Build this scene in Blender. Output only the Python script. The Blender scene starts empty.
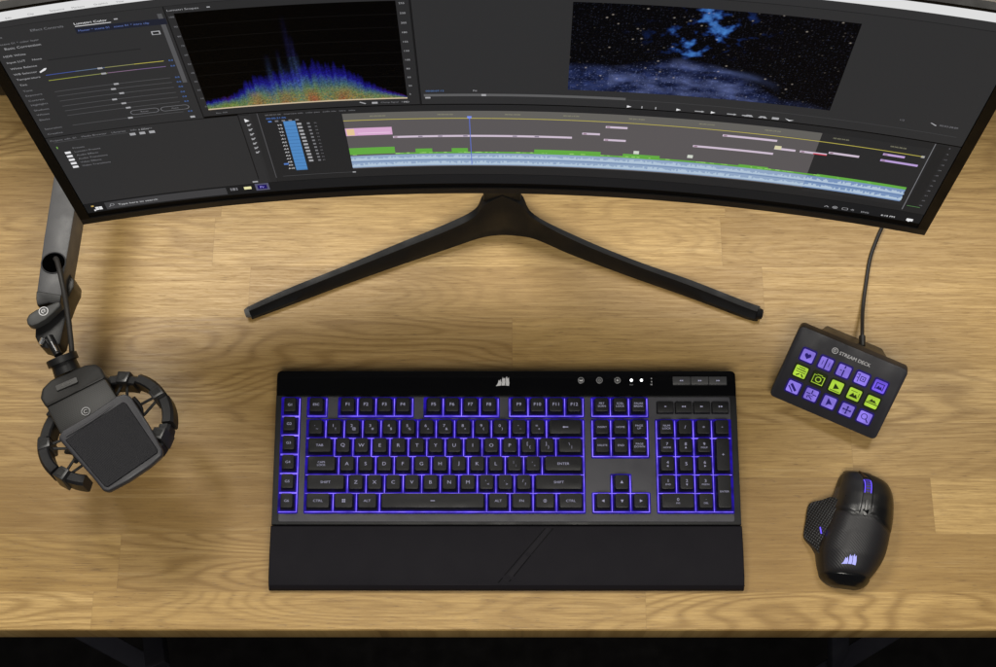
import bpy, bmesh, math, random
from mathutils import Vector, Matrix, noise
random.seed(7)
S = bpy.context.scene
COL = S.collection
K = 0.001                                   # the script works in millimetres

# ------------------------------------------------------------------ camera
CF, CT, CH, CYW = 1466.694, 0.3401457, 1491.384, -327.744
cam_d = bpy.data.cameras.new('camera'); cam = bpy.data.objects.new('camera', cam_d); COL.objects.link(cam)
cam.location = (0, CYW*K, CH*K); cam.rotation_euler = (CT, 0, 0.0004)
cam_d.sensor_width = 36; cam_d.lens = CF/996*36
cam_d.clip_start = 0.02; cam_d.clip_end = 60
S.camera = cam
S.view_settings.view_transform = 'Standard'
S.view_settings.look = 'None'
S.view_settings.exposure = 0

def at(px, py, z=0.0):
    """the point at height z (mm) that the photograph shows at px, py"""
    a = (px-498)/CF; b = -(py-333.5)/CF
    d = Vector((a, b*math.cos(CT)+math.sin(CT), b*math.sin(CT)-math.cos(CT)))
    s = (z-CH)/d.z
    return Vector((0, CYW, CH))+d*s

# ------------------------------------------------------------------ materials
def lin(c):
    c = c/255.0
    return c/12.92 if c <= 0.04045 else ((c+0.055)/1.055)**2.4
def srgb(r, g, b): return (lin(r), lin(g), lin(b), 1)

MATS = {}
def mat(name, col=(.02, .02, .02), rough=.5, spec=.5, metal=0, bump=None, vary=.25, coat=0):
    """plastic, metal or paint with a little uneven gloss, and an optional grain (scale, strength)"""
    if name in MATS: return MATS[name]
    m = bpy.data.materials.new(name); m.use_nodes = True; nt = m.node_tree
    b = nt.nodes['Principled BSDF']
    b.inputs['Base Color'].default_value = (*col[:3], 1)
    b.inputs['Roughness'].default_value = rough
    b.inputs['Specular IOR Level'].default_value = spec
    b.inputs['Metallic'].default_value = metal
    b.inputs['Coat Weight'].default_value = coat
    tc = nt.nodes.new('ShaderNodeTexCoord')
    n = nt.nodes.new('ShaderNodeTexNoise'); n.inputs['Scale'].default_value = 35; n.inputs['Detail'].default_value = 6
    nt.links.new(tc.outputs['Object'], n.inputs['Vector'])
    r = nt.nodes.new('ShaderNodeMapRange')
    r.inputs['To Min'].default_value = max(.03, rough*(1-vary)); r.inputs['To Max'].default_value = min(1, rough*(1+vary))
    r.inputs['From Min'].default_value = .3; r.inputs['From Max'].default_value = .7
    nt.links.new(n.outputs['Fac'], r.inputs['Value']); nt.links.new(r.outputs['Result'], b.inputs['Roughness'])
    if bump:
        n2 = nt.nodes.new('ShaderNodeTexNoise'); n2.inputs['Scale'].default_value = bump[0]; n2.inputs['Detail'].default_value = 3
        nt.links.new(tc.outputs['Object'], n2.inputs['Vector'])
        bp = nt.nodes.new('ShaderNodeBump'); bp.inputs['Strength'].default_value = bump[1]; bp.inputs['Distance'].default_value = .0004
        nt.links.new(n2.outputs['Fac'], bp.inputs['Height']); nt.links.new(bp.outputs['Normal'], b.inputs['Normal'])
    MATS[name] = m
    return m

def glow(name, col, strength=1.0, base=(.003, .003, .003)):
    if name in MATS: return MATS[name]
    m = bpy.data.materials.new(name); m.use_nodes = True
    b = m.node_tree.nodes['Principled BSDF']
    b.inputs['Base Color'].default_value = (*base, 1)
    b.inputs['Roughness'].default_value = .5; b.inputs['Specular IOR Level'].default_value = .06
    b.inputs['Emission Color'].default_value = (*col[:3], 1); b.inputs['Emission Strength'].default_value = strength
    MATS[name] = m
    return m
def ui(r, g, b, k=1.0): return glow('screen_colour_%d_%d_%d' % (r, g, b), srgb(r, g, b), k)

def attr_glow(name, strength=1.0):
    m = bpy.data.materials.new(name); m.use_nodes = True; nt = m.node_tree
    b = nt.nodes['Principled BSDF']; b.inputs['Base Color'].default_value = (.001, .001, .001, 1)
    b.inputs['Roughness'].default_value = .5; b.inputs['Specular IOR Level'].default_value = .06
    a = nt.nodes.new('ShaderNodeAttribute'); a.attribute_name = 'picture'
    nt.links.new(a.outputs['Color'], b.inputs['Emission Color']); b.inputs['Emission Strength'].default_value = strength
    MATS[name] = m
    return m

class NG:
    """small helper for math-heavy node trees"""
    def __init__(s, nt): s.nt = nt
    def put(s, sock, v):
        if isinstance(v, bpy.types.NodeSocket): s.nt.links.new(v, sock)
        else: sock.default_value = v
    def m(s, op, a, b=0.0, c=None, clamp=False):
        n = s.nt.nodes.new('ShaderNodeMath'); n.operation = op; n.use_clamp = clamp
        s.put(n.inputs[0], a); s.put(n.inputs[1], b)
        if c is not None: s.put(n.inputs[2], c)
        return n.outputs[0]
    def vec(s, x, y, z=0.0):
        n = s.nt.nodes.new('ShaderNodeCombineXYZ')
        for i, v in enumerate((x, y, z)): s.put(n.inputs[i], v)
        return n.outputs[0]
    def noise(s, v, scale=1.0, detail=3.0, rough=.5, dist=0.0):
        n = s.nt.nodes.new('ShaderNodeTexNoise'); s.put(n.inputs['Vector'], v)
        n.inputs['Scale'].default_value = scale; n.inputs['Detail'].default_value = detail
        n.inputs['Roughness'].default_value = rough; n.inputs['Distortion'].default_value = dist
        return n.outputs['Fac']
    def white(s, v):
        n = s.nt.nodes.new('ShaderNodeTexWhiteNoise'); n.noise_dimensions = '3D'; s.put(n.inputs['Vector'], v)
        return n.outputs['Value']
    def rng(s, v, a, b, c=0.0, d=1.0, smooth=False):
        n = s.nt.nodes.new('ShaderNodeMapRange'); n.clamp = True
        if smooth: n.interpolation_type = 'SMOOTHSTEP'
        s.put(n.inputs['Value'], v)
        for k, x in (('From Min', a), ('From Max', b), ('To Min', c), ('To Max', d)): s.put(n.inputs[k], x)
        return n.outputs['Result']
    def mix(s, f, a, b, mode='MIX'):
        n = s.nt.nodes.new('ShaderNodeMix'); n.data_type = 'RGBA'; n.blend_type = mode
        s.put(n.inputs['Factor'], f); s.put(n.inputs['A'] if False else n.inputs[6], a); s.put(n.inputs[7], b)
        return n.outputs[2]

def wood_material():
    m = bpy.data.materials.new('oak_staves'); m.use_nodes = True; nt = m.node_tree; g = NG(nt)
    b = nt.nodes['Principled BSDF']
    tc = nt.nodes.new('ShaderNodeTexCoord'); sp = nt.nodes.new('ShaderNodeSeparateXYZ'); nt.links.new(tc.outputs['Object'], sp.inputs[0])
    x, y, z = sp.outputs
    v = g.m('DIVIDE', g.m('ADD', y, 0.0780), 0.0593)
    row = g.m('FLOOR', v)
    rr = g.white(g.vec(row, 3.7, 1.3))
    xs = g.m('ADD', g.m('DIVIDE', x, 0.56), g.m('MULTIPLY', rr, 9.0))
    colm = g.m('FLOOR', xs)
    r1 = g.white(g.vec(row, colm, 0.5)); r2 = g.white(g.vec(row, colm, 7.5)); r3 = g.white(g.vec(colm, row, 3.1))
    ox = g.m('ADD', x, g.m('MULTIPLY', r1, 31.0)); oy = g.m('ADD', y, g.m('MULTIPLY', r2, 17.0))
    # slow wander of the grain so that fibres are not ruler straight
    wand = g.m('MULTIPLY', g.m('SUBTRACT', g.noise(g.vec(g.m('MULTIPLY', ox, 6.0), g.m('MULTIPLY', oy, 9.0)), 1, 2), .5), .007)
    gy = g.m('ADD', oy, wand)
    streak = g.noise(g.vec(g.m('MULTIPLY', ox, 4.2), g.m('MULTIPLY', gy, 95.0), r3), 1, 6, .70)
    fine = g.noise(g.vec(g.m('MULTIPLY', ox, 20.0), g.m('MULTIPLY', gy, 520.0), r1), 1, 5, .75)
    pores = g.noise(g.vec(g.m('MULTIPLY', ox, 80.0), g.m('MULTIPLY', gy, 900.0), r2), 1, 2, .5)
    field = g.noise(g.vec(g.m('MULTIPLY', ox, 3.0), g.m('MULTIPLY', gy, 16.0), r2), 1, 1.5, .4)
    ring = g.m('MULTIPLY_ADD', g.m('SINE', g.m('MULTIPLY', field, 130.0)), .5, .5)
    ringw = g.m('MULTIPLY', g.m('POWER', ring, 2.2), g.rng(r3, .15, .95, .08, .72))
    blot = g.noise(g.vec(g.m('MULTIPLY', x, 5.0), g.m('MULTIPLY', y, 9.0)), 1, 3, .5)
    light = (0.62, 0.420, 0.170, 1); mid = (0.45, 0.289, 0.098, 1); dark = (0.205, 0.113, 0.031, 1); deep = (0.10, 0.052, 0.017, 1)
    c = g.mix(g.rng(r1, 0, 1, 0.0, 1.0), light, mid)
    c = g.mix(g.rng(r2, .40, 1, 0.0, .62), c, dark)
    c = g.mix(g.m('MULTIPLY', g.rng(streak, .42, .76), .36), c, dark)
    c = g.mix(g.m('MULTIPLY', ringw, .85), c, dark)
    c = g.mix(g.m('MULTIPLY', g.rng(blot, .45, .75), .30), c, dark)
    c = g.mix(g.m('MULTIPLY', g.rng(fine, .38, .66), .66), c, dark)
    c = g.mix(g.m('MULTIPLY', g.rng(pores, .60, .74), g.m('MULTIPLY_ADD', ring, .35, .22)), c, deep)
    c = g.mix(g.m('MULTIPLY', g.rng(streak, .42, .22), .30), c, (.66, .49, .25, 1))
    fy = g.m('FRACT', v); seam = g.m('MINIMUM', fy, g.m('SUBTRACT', 1.0, fy))
    fx = g.m('FRACT', xs); seamx = g.m('MULTIPLY', g.m('MINIMUM', fx, g.m('SUBTRACT', 1.0, fx)), 9.4)
    sm = g.rng(g.m('MINIMUM', seam, seamx), 0.002, 0.012, .16, 0)
    c = g.mix(sm, c, deep)
    nt.links.new(c, b.inputs['Base Color'])
    nt.links.new(g.rng(fine, .3, .7, .36, .54), b.inputs['Roughness'])
    b.inputs['Specular IOR Level'].default_value = .42
    h = g.m('SUBTRACT', g.m('ADD', fine, g.m('MULTIPLY', streak, .5)), g.m('ADD', g.m('MULTIPLY', g.rng(pores, .6, .75), .8), sm))
    bp = nt.nodes.new('ShaderNodeBump'); bp.inputs['Strength'].default_value = .25; bp.inputs['Distance'].default_value = .0004
    nt.links.new(h, bp.inputs['Height']); nt.links.new(bp.outputs['Normal'], b.inputs['Normal'])
    return m

def hatch_material(name, col, rough, freq, angle, depth=.5, cross=False):
    """plastic with moulded diagonal ribs"""
    m = bpy.data.materials.new(name); m.use_nodes = True; nt = m.node_tree; g = NG(nt)
    b = nt.nodes['Principled BSDF']; b.inputs['Base Color'].default_value = (*col, 1)
    b.inputs['Roughness'].default_value = rough
    tc = nt.nodes.new('ShaderNodeTexCoord'); sp = nt.nodes.new('ShaderNodeSeparateXYZ'); nt.links.new(tc.outputs['Object'], sp.inputs[0])
    x, y, z = sp.outputs
    def wave(a):
        d = g.m('ADD', g.m('MULTIPLY', x, math.cos(a)*freq), g.m('MULTIPLY', y, math.sin(a)*freq))
        return g.m('MULTIPLY_ADD', g.m('SINE', d), .5, .5)
    h = wave(angle)
    if cross: h = g.m('MULTIPLY', h, wave(angle+math.radians(80)))
    bp = nt.nodes.new('ShaderNodeBump'); bp.inputs['Strength'].default_value = depth; bp.inputs['Distance'].default_value = .001
    nt.links.new(h, bp.inputs['Height']); nt.links.new(bp.outputs['Normal'], b.inputs['Normal'])
    MATS[name] = m
    return m

# ------------------------------------------------------------------ mesh tools
class MB:
    def __init__(s): s.v = []; s.f = []; s.mi = []; s.ms = []; s.sm = []
    def slot(s, m):
        if m not in s.ms: s.ms.append(m)
        return s.ms.index(m)
    def add(s, vs, fs, m, smooth=True):
        o = len(s.v); s.v += [Vector(v) for v in vs]; i = s.slot(m)
        for f in fs: s.f.append([k+o for k in f]); s.mi.append(i); s.sm.append(smooth)
    def bm(s, bm, m, smooth=True):
        bm.verts.index_update()
        s.add([v.co.copy() for v in bm.verts], [[v.index for v in f.verts] for f in bm.faces], m, smooth); bm.free()
    def prism(s, top, bot, m, bevel=0, seg=2, smooth=True, edges='all'):
        """closed solid between two outlines of the same length"""
        n = len(top); bm = bmesh.new()
        tv = [bm.verts.new(v) for v in top]; bv = [bm.verts.new(v) for v in bot]
        bm.faces.new(tv); bm.faces.new(list(reversed(bv)))
        for i in range(n):
            j = (i+1) % n
            bm.faces.new((tv[i], bv[i], bv[j], tv[j]))
        bmesh.ops.recalc_face_normals(bm, faces=bm.faces)
        if bevel:
            ts = set(tv)
            if edges == 'all': es = list(bm.edges)
            elif edges == 'top': es = [e for e in bm.edges if e.verts[0] in ts and e.verts[1] in ts]
            else: es = [e for e in bm.edges if (e.verts[0] in ts or e.verts[1] in ts)]
            bmesh.ops.bevel(bm, geom=es, offset=bevel, segments=seg, profile=.6, affect='EDGES', clamp_overlap=True)
        bmesh.ops.triangulate(bm, faces=[f for f in bm.faces if len(f.verts) > 4])
        s.bm(bm, m, smooth)
    def box(s, a, b, m, bevel=0, seg=2):
        (x0, y0, z0), (x1, y1, z1) = a, b
        o = [(x0, y0), (x1, y0), (x1, y1), (x0, y1)]
        s.prism([(x, y, z1) for x, y in o], [(x, y, z0) for x, y in o], m, bevel, seg)
    def slab(s, pts, thick, m, bevel=0, seg=2, edges='all'):
        """outline pts (3D, top face), extruded straight down by thick"""
        s.prism([Vector(q) for q in pts], [Vector(q)-Vector((0, 0, thick)) for q in pts], m, bevel, seg, edges=edges)
    def tube(s, pts, r, m, n=12, caps=True):
        pts = [Vector(q) for q in pts]; rings = []; vs = []; fs = []
        up = None
        for i, q in enumerate(pts):
            d = (pts[min(i+1, len(pts)-1)]-pts[max(i-1, 0)]).normalized()
            if up is None: up = d.orthogonal().normalized()
            up = (up-d*up.dot(d)).normalized(); w = d.cross(up)
            rr = r[i] if isinstance(r, (list, tuple)) else r
            vs += [q+(up*math.cos(2*math.pi*k/n)+w*math.sin(2*math.pi*k/n))*rr for k in range(n)]
        for i in range(len(pts)-1):
            for k in range(n):
                a = i*n+k; b = i*n+(k+1) % n
                fs.append((a, b, b+n, a+n))
        if caps: fs.append(tuple(range(n-1, -1, -1))); fs.append(tuple((len(pts)-1)*n+k for k in range(n)))
        s.add(vs, fs, m)
    def grid(s, rows, m, closed=False):
        n = len(rows[0]); vs = [q for r in rows for q in r]; fs = []
        for i in range(len(rows)-1):
            for k in range(n if closed else n-1):
                b = (k+1) % n
                fs.append((i*n+k, i*n+b, (i+1)*n+b, (i+1)*n+k))
        s.add(vs, fs, m)
    def build(s, name, parent=None, local=False, sharp=35, flip=False):
        me = bpy.data.meshes.new(name)
        inv = ROOT.get(parent.name, Matrix.Identity(4)).inverted() if (parent is not None and not local) else Matrix.Identity(4)
        me.from_pydata([(inv @ v)*K for v in s.v], [], s.f)
        for m in s.ms: me.materials.append(m)
        me.polygons.foreach_set('material_index', s.mi); me.polygons.foreach_set('use_smooth', s.sm)
        me.validate(); me.update()
        if sharp: me.set_sharp_from_angle(angle=math.radians(sharp))
        o = bpy.data.objects.new(name, me); COL.objects.link(o)
        if parent is not None:
            o.parent = parent; ROOT[o.name] = ROOT.get(parent.name, Matrix.Identity(4))
        return o
ROOT = {}
def thing(name, label, cat, loc, rot=(0, 0, 0)):
    o = bpy.data.objects.new(name, None); COL.objects.link(o)
    o.location = Vector(loc)*K; o.rotation_euler = rot; o.empty_display_size = .02
    o['label'] = label; o['category'] = cat
    from mathutils import Euler
    ROOT[o.name] = Matrix.Translation(Vector(loc)) @ Euler(rot).to_matrix().to_4x4()
    return o

def rrect(x0, y0, x1, y1, r, n=4):
    """rounded rectangle, counter-clockwise"""
    out = []
    for cx, cy, a in ((x1-r, y0+r, -90), (x1-r, y1-r, 0), (x0+r, y1-r, 90), (x0+r, y0+r, 180)):
        for k in range(n+1):
            t = math.radians(a+90*k/n); out.append((cx+r*math.cos(t), cy+r*math.sin(t)))
    return out

_txt = {}; _tobj = None
def text2d(body):
    """outline letters as flat triangles, centred on 0,0, size 1"""
    global _tobj
    if body in _txt: return _txt[body]
    if _tobj is None:
        cu = bpy.data.curves.new('lettering', 'FONT'); cu.align_x = 'CENTER'; cu.align_y = 'CENTER'; cu.resolution_u = 3
        _tobj = bpy.data.objects.new('lettering', cu); COL.objects.link(_tobj)
    _tobj.data.body = body
    bpy.context.view_layer.update()
    dg = bpy.context.evaluated_depsgraph_get()
    me = bpy.data.meshes.new_from_object(_tobj.evaluated_get(dg))
    vs = [(v.co.x, v.co.y) for v in me.vertices]; fs = [tuple(p.vertices) for p in me.polygons]
    bpy.data.meshes.remove(me)
    if vs:
        x0 = min(v[0] for v in vs); x1 = max(v[0] for v in vs); y0 = min(v[1] for v in vs); y1 = max(v[1] for v in vs)
        vs = [(x-(x0+x1)/2, y-(y0+y1)/2) for x, y in vs]
        _txt[body] = (vs, fs, x1-x0, y1-y0)
    else: _txt[body] = ([], [], 0, 0)
    return _txt[body]

def interp(t, tab):
    if t <= tab[0][0]: return tab[0][1]
    for (a, p), (b, q) in zip(tab, tab[1:]):
        if t <= b: return p+(q-p)*(t-a)/(b-a)
    return tab[-1][1]
def smooth_line(pts, n=8):
    """Catmull-Rom through the points"""
    P = [Vector(p) for p in pts]; out = []
    for i in range(len(P)-1):
        p0 = P[max(i-1, 0)]; p1 = P[i]; p2 = P[i+1]; p3 = P[min(i+2, len(P)-1)]
        for k in range(n):
            t = k/n
            out.append(.5*((2*p1)+(p2-p0)*t+(2*p0-5*p1+4*p2-p3)*t*t+(3*p1-p0-3*p2+p3)*t**3))
    out.append(P[-1]); return out

# ------------------------------------------------------------------ shared materials
WOOD = wood_material()
BLACK = mat('black_plastic', (.008, .008, .0085), .45, .32, bump=(900, .15))
MATTE = mat('matte_black_plastic', (.010, .010, .011), .62, .35, bump=(1400, .25))
GLOSS = mat('gloss_black_plastic', (.003, .003, .0035), .14, .16)
CASE = mat('keyboard_plate', (.050, .0495, .059), .42, .5, bump=(1600, .2))
CASE2 = mat('keyboard_case', (.010, .010, .011), .5, .35, bump=(1600, .2))
CAP = mat('keycap_plastic', (.0065, .0065, .0078), .48, .30, bump=(2200, .2))
REST = mat('palm_rest_rubber', (.0080, .0072, .0100), .66, .12, bump=(2600, .35), vary=.05)
ARM = mat('arm_powder_coat', (.055, .055, .059), .45, .4, bump=(2400, .3))
STEEL = mat('steel', (.55, .55, .56), .25, .5, 1)
LEGEND = glow('lit_legend', srgb(200, 198, 226), .58)
WHITE_PRINT = mat('grey_white_print', (.62, .62, .64), .5)

# ------------------------------------------------------------------ setting
def tag(o, kind): o['kind'] = kind; return o
b = MB(); b.box((-2500, -2500, -760), (2500, 1500, -740), mat('dark_floor', (.004, .0035, .0035), .9, .1)); tag(b.build('floor'), 'structure')
b = MB(); b.box((-2200, 520, -738), (2200, 560, 420), mat('light_wall_paint', (.80, .79, .77), .8, bump=(120, .2)), 4, 2); tag(b.build('low_cut_wall'), 'structure')  # wall behind the desk, cut low so gloss black parts do not mirror it

desk = thing('desk', 'oak desk of pale and brown jointed staves with dark metal legs under everything', 'desk', (0, 0, -740))
b = MB(); b.box((-950, -117.2, -52), (950, 498, 0), WOOD, 3.2, 3)
# the staves follow the desk's own axes
b.build('tabletop', desk)
DKM = mat('dark_desk_metal', (.010, .010, .014), .6, .2)
for q0, q1 in (((60, 618), (152, 668)), ((158, 668), (150, 600))):
    a, c = at(*q0, -66), at(*q1, -190)
    b = MB(); d = (c-a).normalized(); w = Vector((-d.y, d.x, 0)).normalized()*11; h = Vector((0, 0, 14))
    c = a+d*520
    b.prism([a-w+h, a+w+h, c+w+h, c-w+h], [a-w-h, a+w-h, c+w-h, c-w-h], DKM, 2); 
    b.build('leg', desk)
for q0, q1 in (((838, 610), (838, 668)), ((905, 622), (838, 664))):
    a, c = at(*q0, -66), at(*q1, -190)
    b = MB(); d = (c-a).normalized(); w = Vector((-d.y, d.x, 0)).normalized()*11; h = Vector((0, 0, 14))
    c = a+d*520
    b.prism([a-w+h, a+w+h, c+w+h, c-w+h], [a-w-h, a+w-h, c+w-h, c-w-h], DKM, 2)
    b.build('leg', desk)

# ------------------------------------------------------------------ monitor
MR, MX, MY, MZ, MTAU, MYAW, MROLL = 2091.22, 4.07, 281.95, 194.83, 0.060119, -0.019012, 0.01128
def mon(s, v, d=0.0):
    """point on the curved screen: s along the arc, v up, d towards the viewer"""
    if s < 0: v -= 9*(s/400)**2*max(0, min(1, (v-305)/20))      # the top edge dips slightly towards its left end
    s, v = s*math.cos(MROLL)-v*math.sin(MROLL), v*math.cos(MROLL)+s*math.sin(MROLL)
    a = s/MR; X = (MR-d)*math.sin(a); Y = -MR+(MR-d)*math.cos(a)
    y = Y*math.cos(MTAU)+v*math.sin(MTAU); z = v*math.cos(MTAU)-Y*math.sin(MTAU)
    return Vector((MX+X*math.cos(MYAW)-y*math.sin(MYAW), MY+X*math.sin(MYAW)+y*math.cos(MYAW), MZ+z))

monitor = thing('curved_monitor', 'wide curved black monitor on a V stand showing a video editing program', 'monitor', (MX, 330, 0))
def curved_box(mb, s0, s1, v0, v1, d0, d1, m, step=12):
    n = max(1, int(abs(s1-s0)/step)); rows = []
    for i in range(n+1):
        s = s0+(s1-s0)*i/n
        rows.append([mon(s, v0, d0), mon(s, v1, d0), mon(s, v1, d1), mon(s, v0, d1)])
    mb.grid(rows, m, closed=True)
    o = len(mb.v)-4*(n+1)
    mb.f += [[o, o+1, o+2, o+3], [o+4*n+3, o+4*n+2, o+4*n+1, o+4*n]]; mb.mi += [mb.slot(m)]*2; mb.sm += [False]*2
BEZ = mat('bezel_plastic', (.010, .009, .0085), .42, .35, bump=(1500, .15))
b = MB(); curved_box(b, -407, 407, -9, 342.5, -6, -1.5, MATTE); curved_box(b, -330, 330, 20, 285, -38, -5.8, MATTE); b.build('rear_housing', monitor)
b = MB()
SIDE = mat('bezel_side', (.004, .0035, .003), .4, .15)
curved_box(b, -410, 410, -10.5, -.6, -9, 1.2, BEZ)
curved_box(b, -410, -400.5, -.6, 344, -6, 1.2, SIDE)
curved_box(b, 400.5, 410, -.6, 344, -6, 1.2, SIDE)
curved_box(b, -400.5, 400.5, 340.5, 344, -6, 1.2, SIDE)
b.build('bezel', monitor)

def uq(mb, s0, v0, s1, v1, m, lay=1, step=14):
    """flat patch on the screen"""
    n = max(1, int(abs(s1-s0)/step)); d = .12*lay
    mb.grid([[mon(s0+(s1-s0)*i/n, v0, d), mon(s0+(s1-s0)*i/n, v1, d)] for i in range(n+1)], m)
def ul(mb, s0, v0, s1, v1, w, m, lay=2):
    """line on the screen"""
    d = Vector((s1-s0, v1-v0)).normalized(); p = Vector((-d.y, d.x))*w/2; n = max(1, int(abs(s1-s0)/14)); z = .12*lay
    rows = []
    for i in range(n+1):
        s = s0+(s1-s0)*i/n; v = v0+(v1-v0)*i/n
        rows.append([mon(s-p.x, v-p.y, z), mon(s+p.x, v+p.y, z)])
    mb.grid(rows, m)
def ut(mb, text, s, v, h, m, lay=2, align='L', width=None):
    vs, fs, w, hh = text2d(text)
    if not vs: return
    sx = h; 
    if width: sx = width/w
    ox = s+w*sx/2 if align == 'L' else (s-w*sx/2 if align == 'R' else s)
    mb.add([mon(ox+x*sx, v+y*h, .12*lay) for x, y in vs], fs, m, False)
def upoly(mb, pts, m, lay=2): mb.add([mon(s, v, .12*lay) for s, v in pts], [tuple(range(len(pts)))], m, False)

BG = ui(46, 46, 47); GAP = ui(31, 31, 32); DK = ui(24, 24, 25); T1 = ui(165, 165, 168); T2 = ui(120, 120, 124); TW = ui(230, 230, 232)
BAR = ui(222, 222, 222); LN = ui(78, 78, 80); BLU = ui(82, 120, 190)
b = MB(); curved_box(b, -400.5, 400.5, -.6, 340.5, -1.5, 0, glow('screen_black', (0, 0, 0), 0))
screen = b.build('screen', monitor)

b = MB()
uq(b, -400, 328, 400, 339.5, BAR, 1)
for i, w in enumerate(('File', 'Edit', 'Clip', 'Sequence', 'Markers', 'Graphics', 'View', 'Window', 'Help')):
    ut(b, w, -396+i*17, 331, 3.0, ui(120, 120, 122))
uq(b, -400, 317, 400, 328, ui(48, 48, 49), 1); ul(b, -400, 316.8, 400, 316.8, .8, GAP, 2)
for i, w in enumerate(('Learning', 'Assembly', 'Editing', 'Color', 'Effects', 'Audio')): ut(b, w, -110+i*34, 322, 4, T2)
b.build('menu_bar', screen)

# colour panel (left)
b = MB(); uq(b, -400, 149.5, -261, 316.5, BG, 1)
ut(b, 'Effect Controls', -366, 303.7, 4.2, T2); ut(b, 'Source', -399, 300, 3.6, T2)
ut(b, 'Lumetri Color', -332, 305, 4.4, TW); ul(b, -332, 301.4, -304, 301.4, .7, TW); ul(b, -301, 305, -298, 305, 1.8, T1)
uq(b, -333, 291.5, -262, 299.3, ui(30, 33, 46), 2); ut(b, 'Master * scene 01   scene 01 * intro clip', -331, 295.3, 3.4, ui(96, 116, 178), 3)
ut(b, 'fx   scene 01 * color layer', -399, 290.5, 3.4, T2); ut(b, 'Basic Correction', -392, 284.5, 4.2, T1)
uq(b, -277, 279, -270, 284, T1, 2); uq(b, -276, 280, -271, 283, GAP, 3)
for y, w in ((274.5, 'HDR White'), (265.5, 'Input LUT'), (257, 'White Balance'), (248.8, 'WB Selector'), (240.8, 'Temperature'), (233, 'Tint'), (224, 'Tone'), (216.5, 'Exposure'), (209, 'Contrast'), (201.8, 'Highlights'), (194, 'Shadows'), (186.5, 'Whites'), (178.5, 'Blacks')):
    ut(b, w, -396, y, 3.6, T1 if y > 230 else T2)
ut(b, 'None', -376, 265.5, 3.4, T1); ul(b, -365, 262, -290, 262, 1.4, ui(36, 36, 37))
upoly(b, [(-375, 246.5), (-370, 249.5), (-368.5, 252), (-370.5, 252), (-375.5, 248)], TW, 3)
def slider(v, knob, cols, m=LN):
    n = len(cols)
    for i, c in enumerate(cols):
        ul(b, -372+96*i/n, v, -372+96*(i+1)/n, v, .8, c)
    uq(b, knob-2, v-1.2, knob+2, v+1.2, T1, 3); ut(b, '0.0', -272, v, 3, BLU)
slider(242, -328, [ui(70, 90, 165), ui(100, 120, 150), ui(150, 150, 95), ui(190, 180, 80)])
slider(234, -327, [ui(160, 165, 70), ui(150, 155, 90), ui(140, 110, 140), ui(125, 100, 145)])
for v, kn in ((217, -321), (210, -325), (202.5, -320), (194.5, -328), (187, -322), (179.5, -320), (163.5, -322)): slider(v, kn, [LN])
for s0, w in ((-320, 'Reset'), (-294, 'Auto')):
    r = rrect(s0, 167.5, s0+24, 174, 3.2); n = len(r)
    for i in range(n): ul(b, *r[i], *r[(i+1) % n], .55, T2)
    ut(b, w, s0+12, 170.8, 3, T2, align='C')
ut(b, 'Saturation', -396, 163.5, 3.6, T2); ut(b, 'Creative', -396, 155, 3.8, T2)
uq(b, -267.3, 208, -263.6, 306, ui(84, 84, 86), 2); ul(b, -261, 149, -261, 316, 1.0, DK, 3)
uq(b, -272, 152.5, -268, 155.5, T1, 2)
b.build('colour_panel', screen)

# project panel
b = MB(); uq(b, -400, 26, -222, 148.5, BG, 1); ul(b, -400, 149, -222, 149, 1.0, DK)
ut(b, 'Project: edit_01    Media Browser    Libraries    Info    Effects', -397, 143, 3.6, T2); ul(b, -395, 140, -330, 140, .6, LN)
for i in range(3): uq(b, -329+8.5*i, 134.6, -324+8.5*i, 138.6, T1, 2)
ut(b, '0 items', -320, 142.5, 3, T1); uq(b, -395, 129.5, -394, 133, ui(120, 170, 80), 2)
for i, w in enumerate(('Presets', 'Lumetri Presets', 'Audio Effects', 'Audio Transitions', 'Video Effects', 'Video Transitions')):
    v = 127-6.3*i
    if i: uq(b, -390.5, v-1.8, -385.5, v+1.8, TW, 2)
    ut(b, w, -382, v, 3.6, T2)
uq(b, -238, 28.5, -233, 31, T1, 2)
b.build('project_panel', screen)

# pictures on the screen: a grid of coloured cells
def picture(name, s0, v0, s1, v1, nx, ny, fn, strength=1.0):
    rows = []
    mb = MB(); m = attr_glow(name+'_light', strength)
    for i in range(nx+1):
        rows.append([mon(s0+(s1-s0)*i/nx, v0+(v1-v0)*j/ny, .26) for j in range(ny+1)])
    mb.grid(rows, m); o = mb.build(name, screen, sharp=None); me = o.data
    a = me.color_attributes.new('picture', 'FLOAT_COLOR', 'POINT'); dat = []
    for i in range(nx+1):
        for j in range(ny+1): dat += [*fn(i/nx, j/ny), 1]
    a.data.foreach_set('color', dat)
    return o

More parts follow.
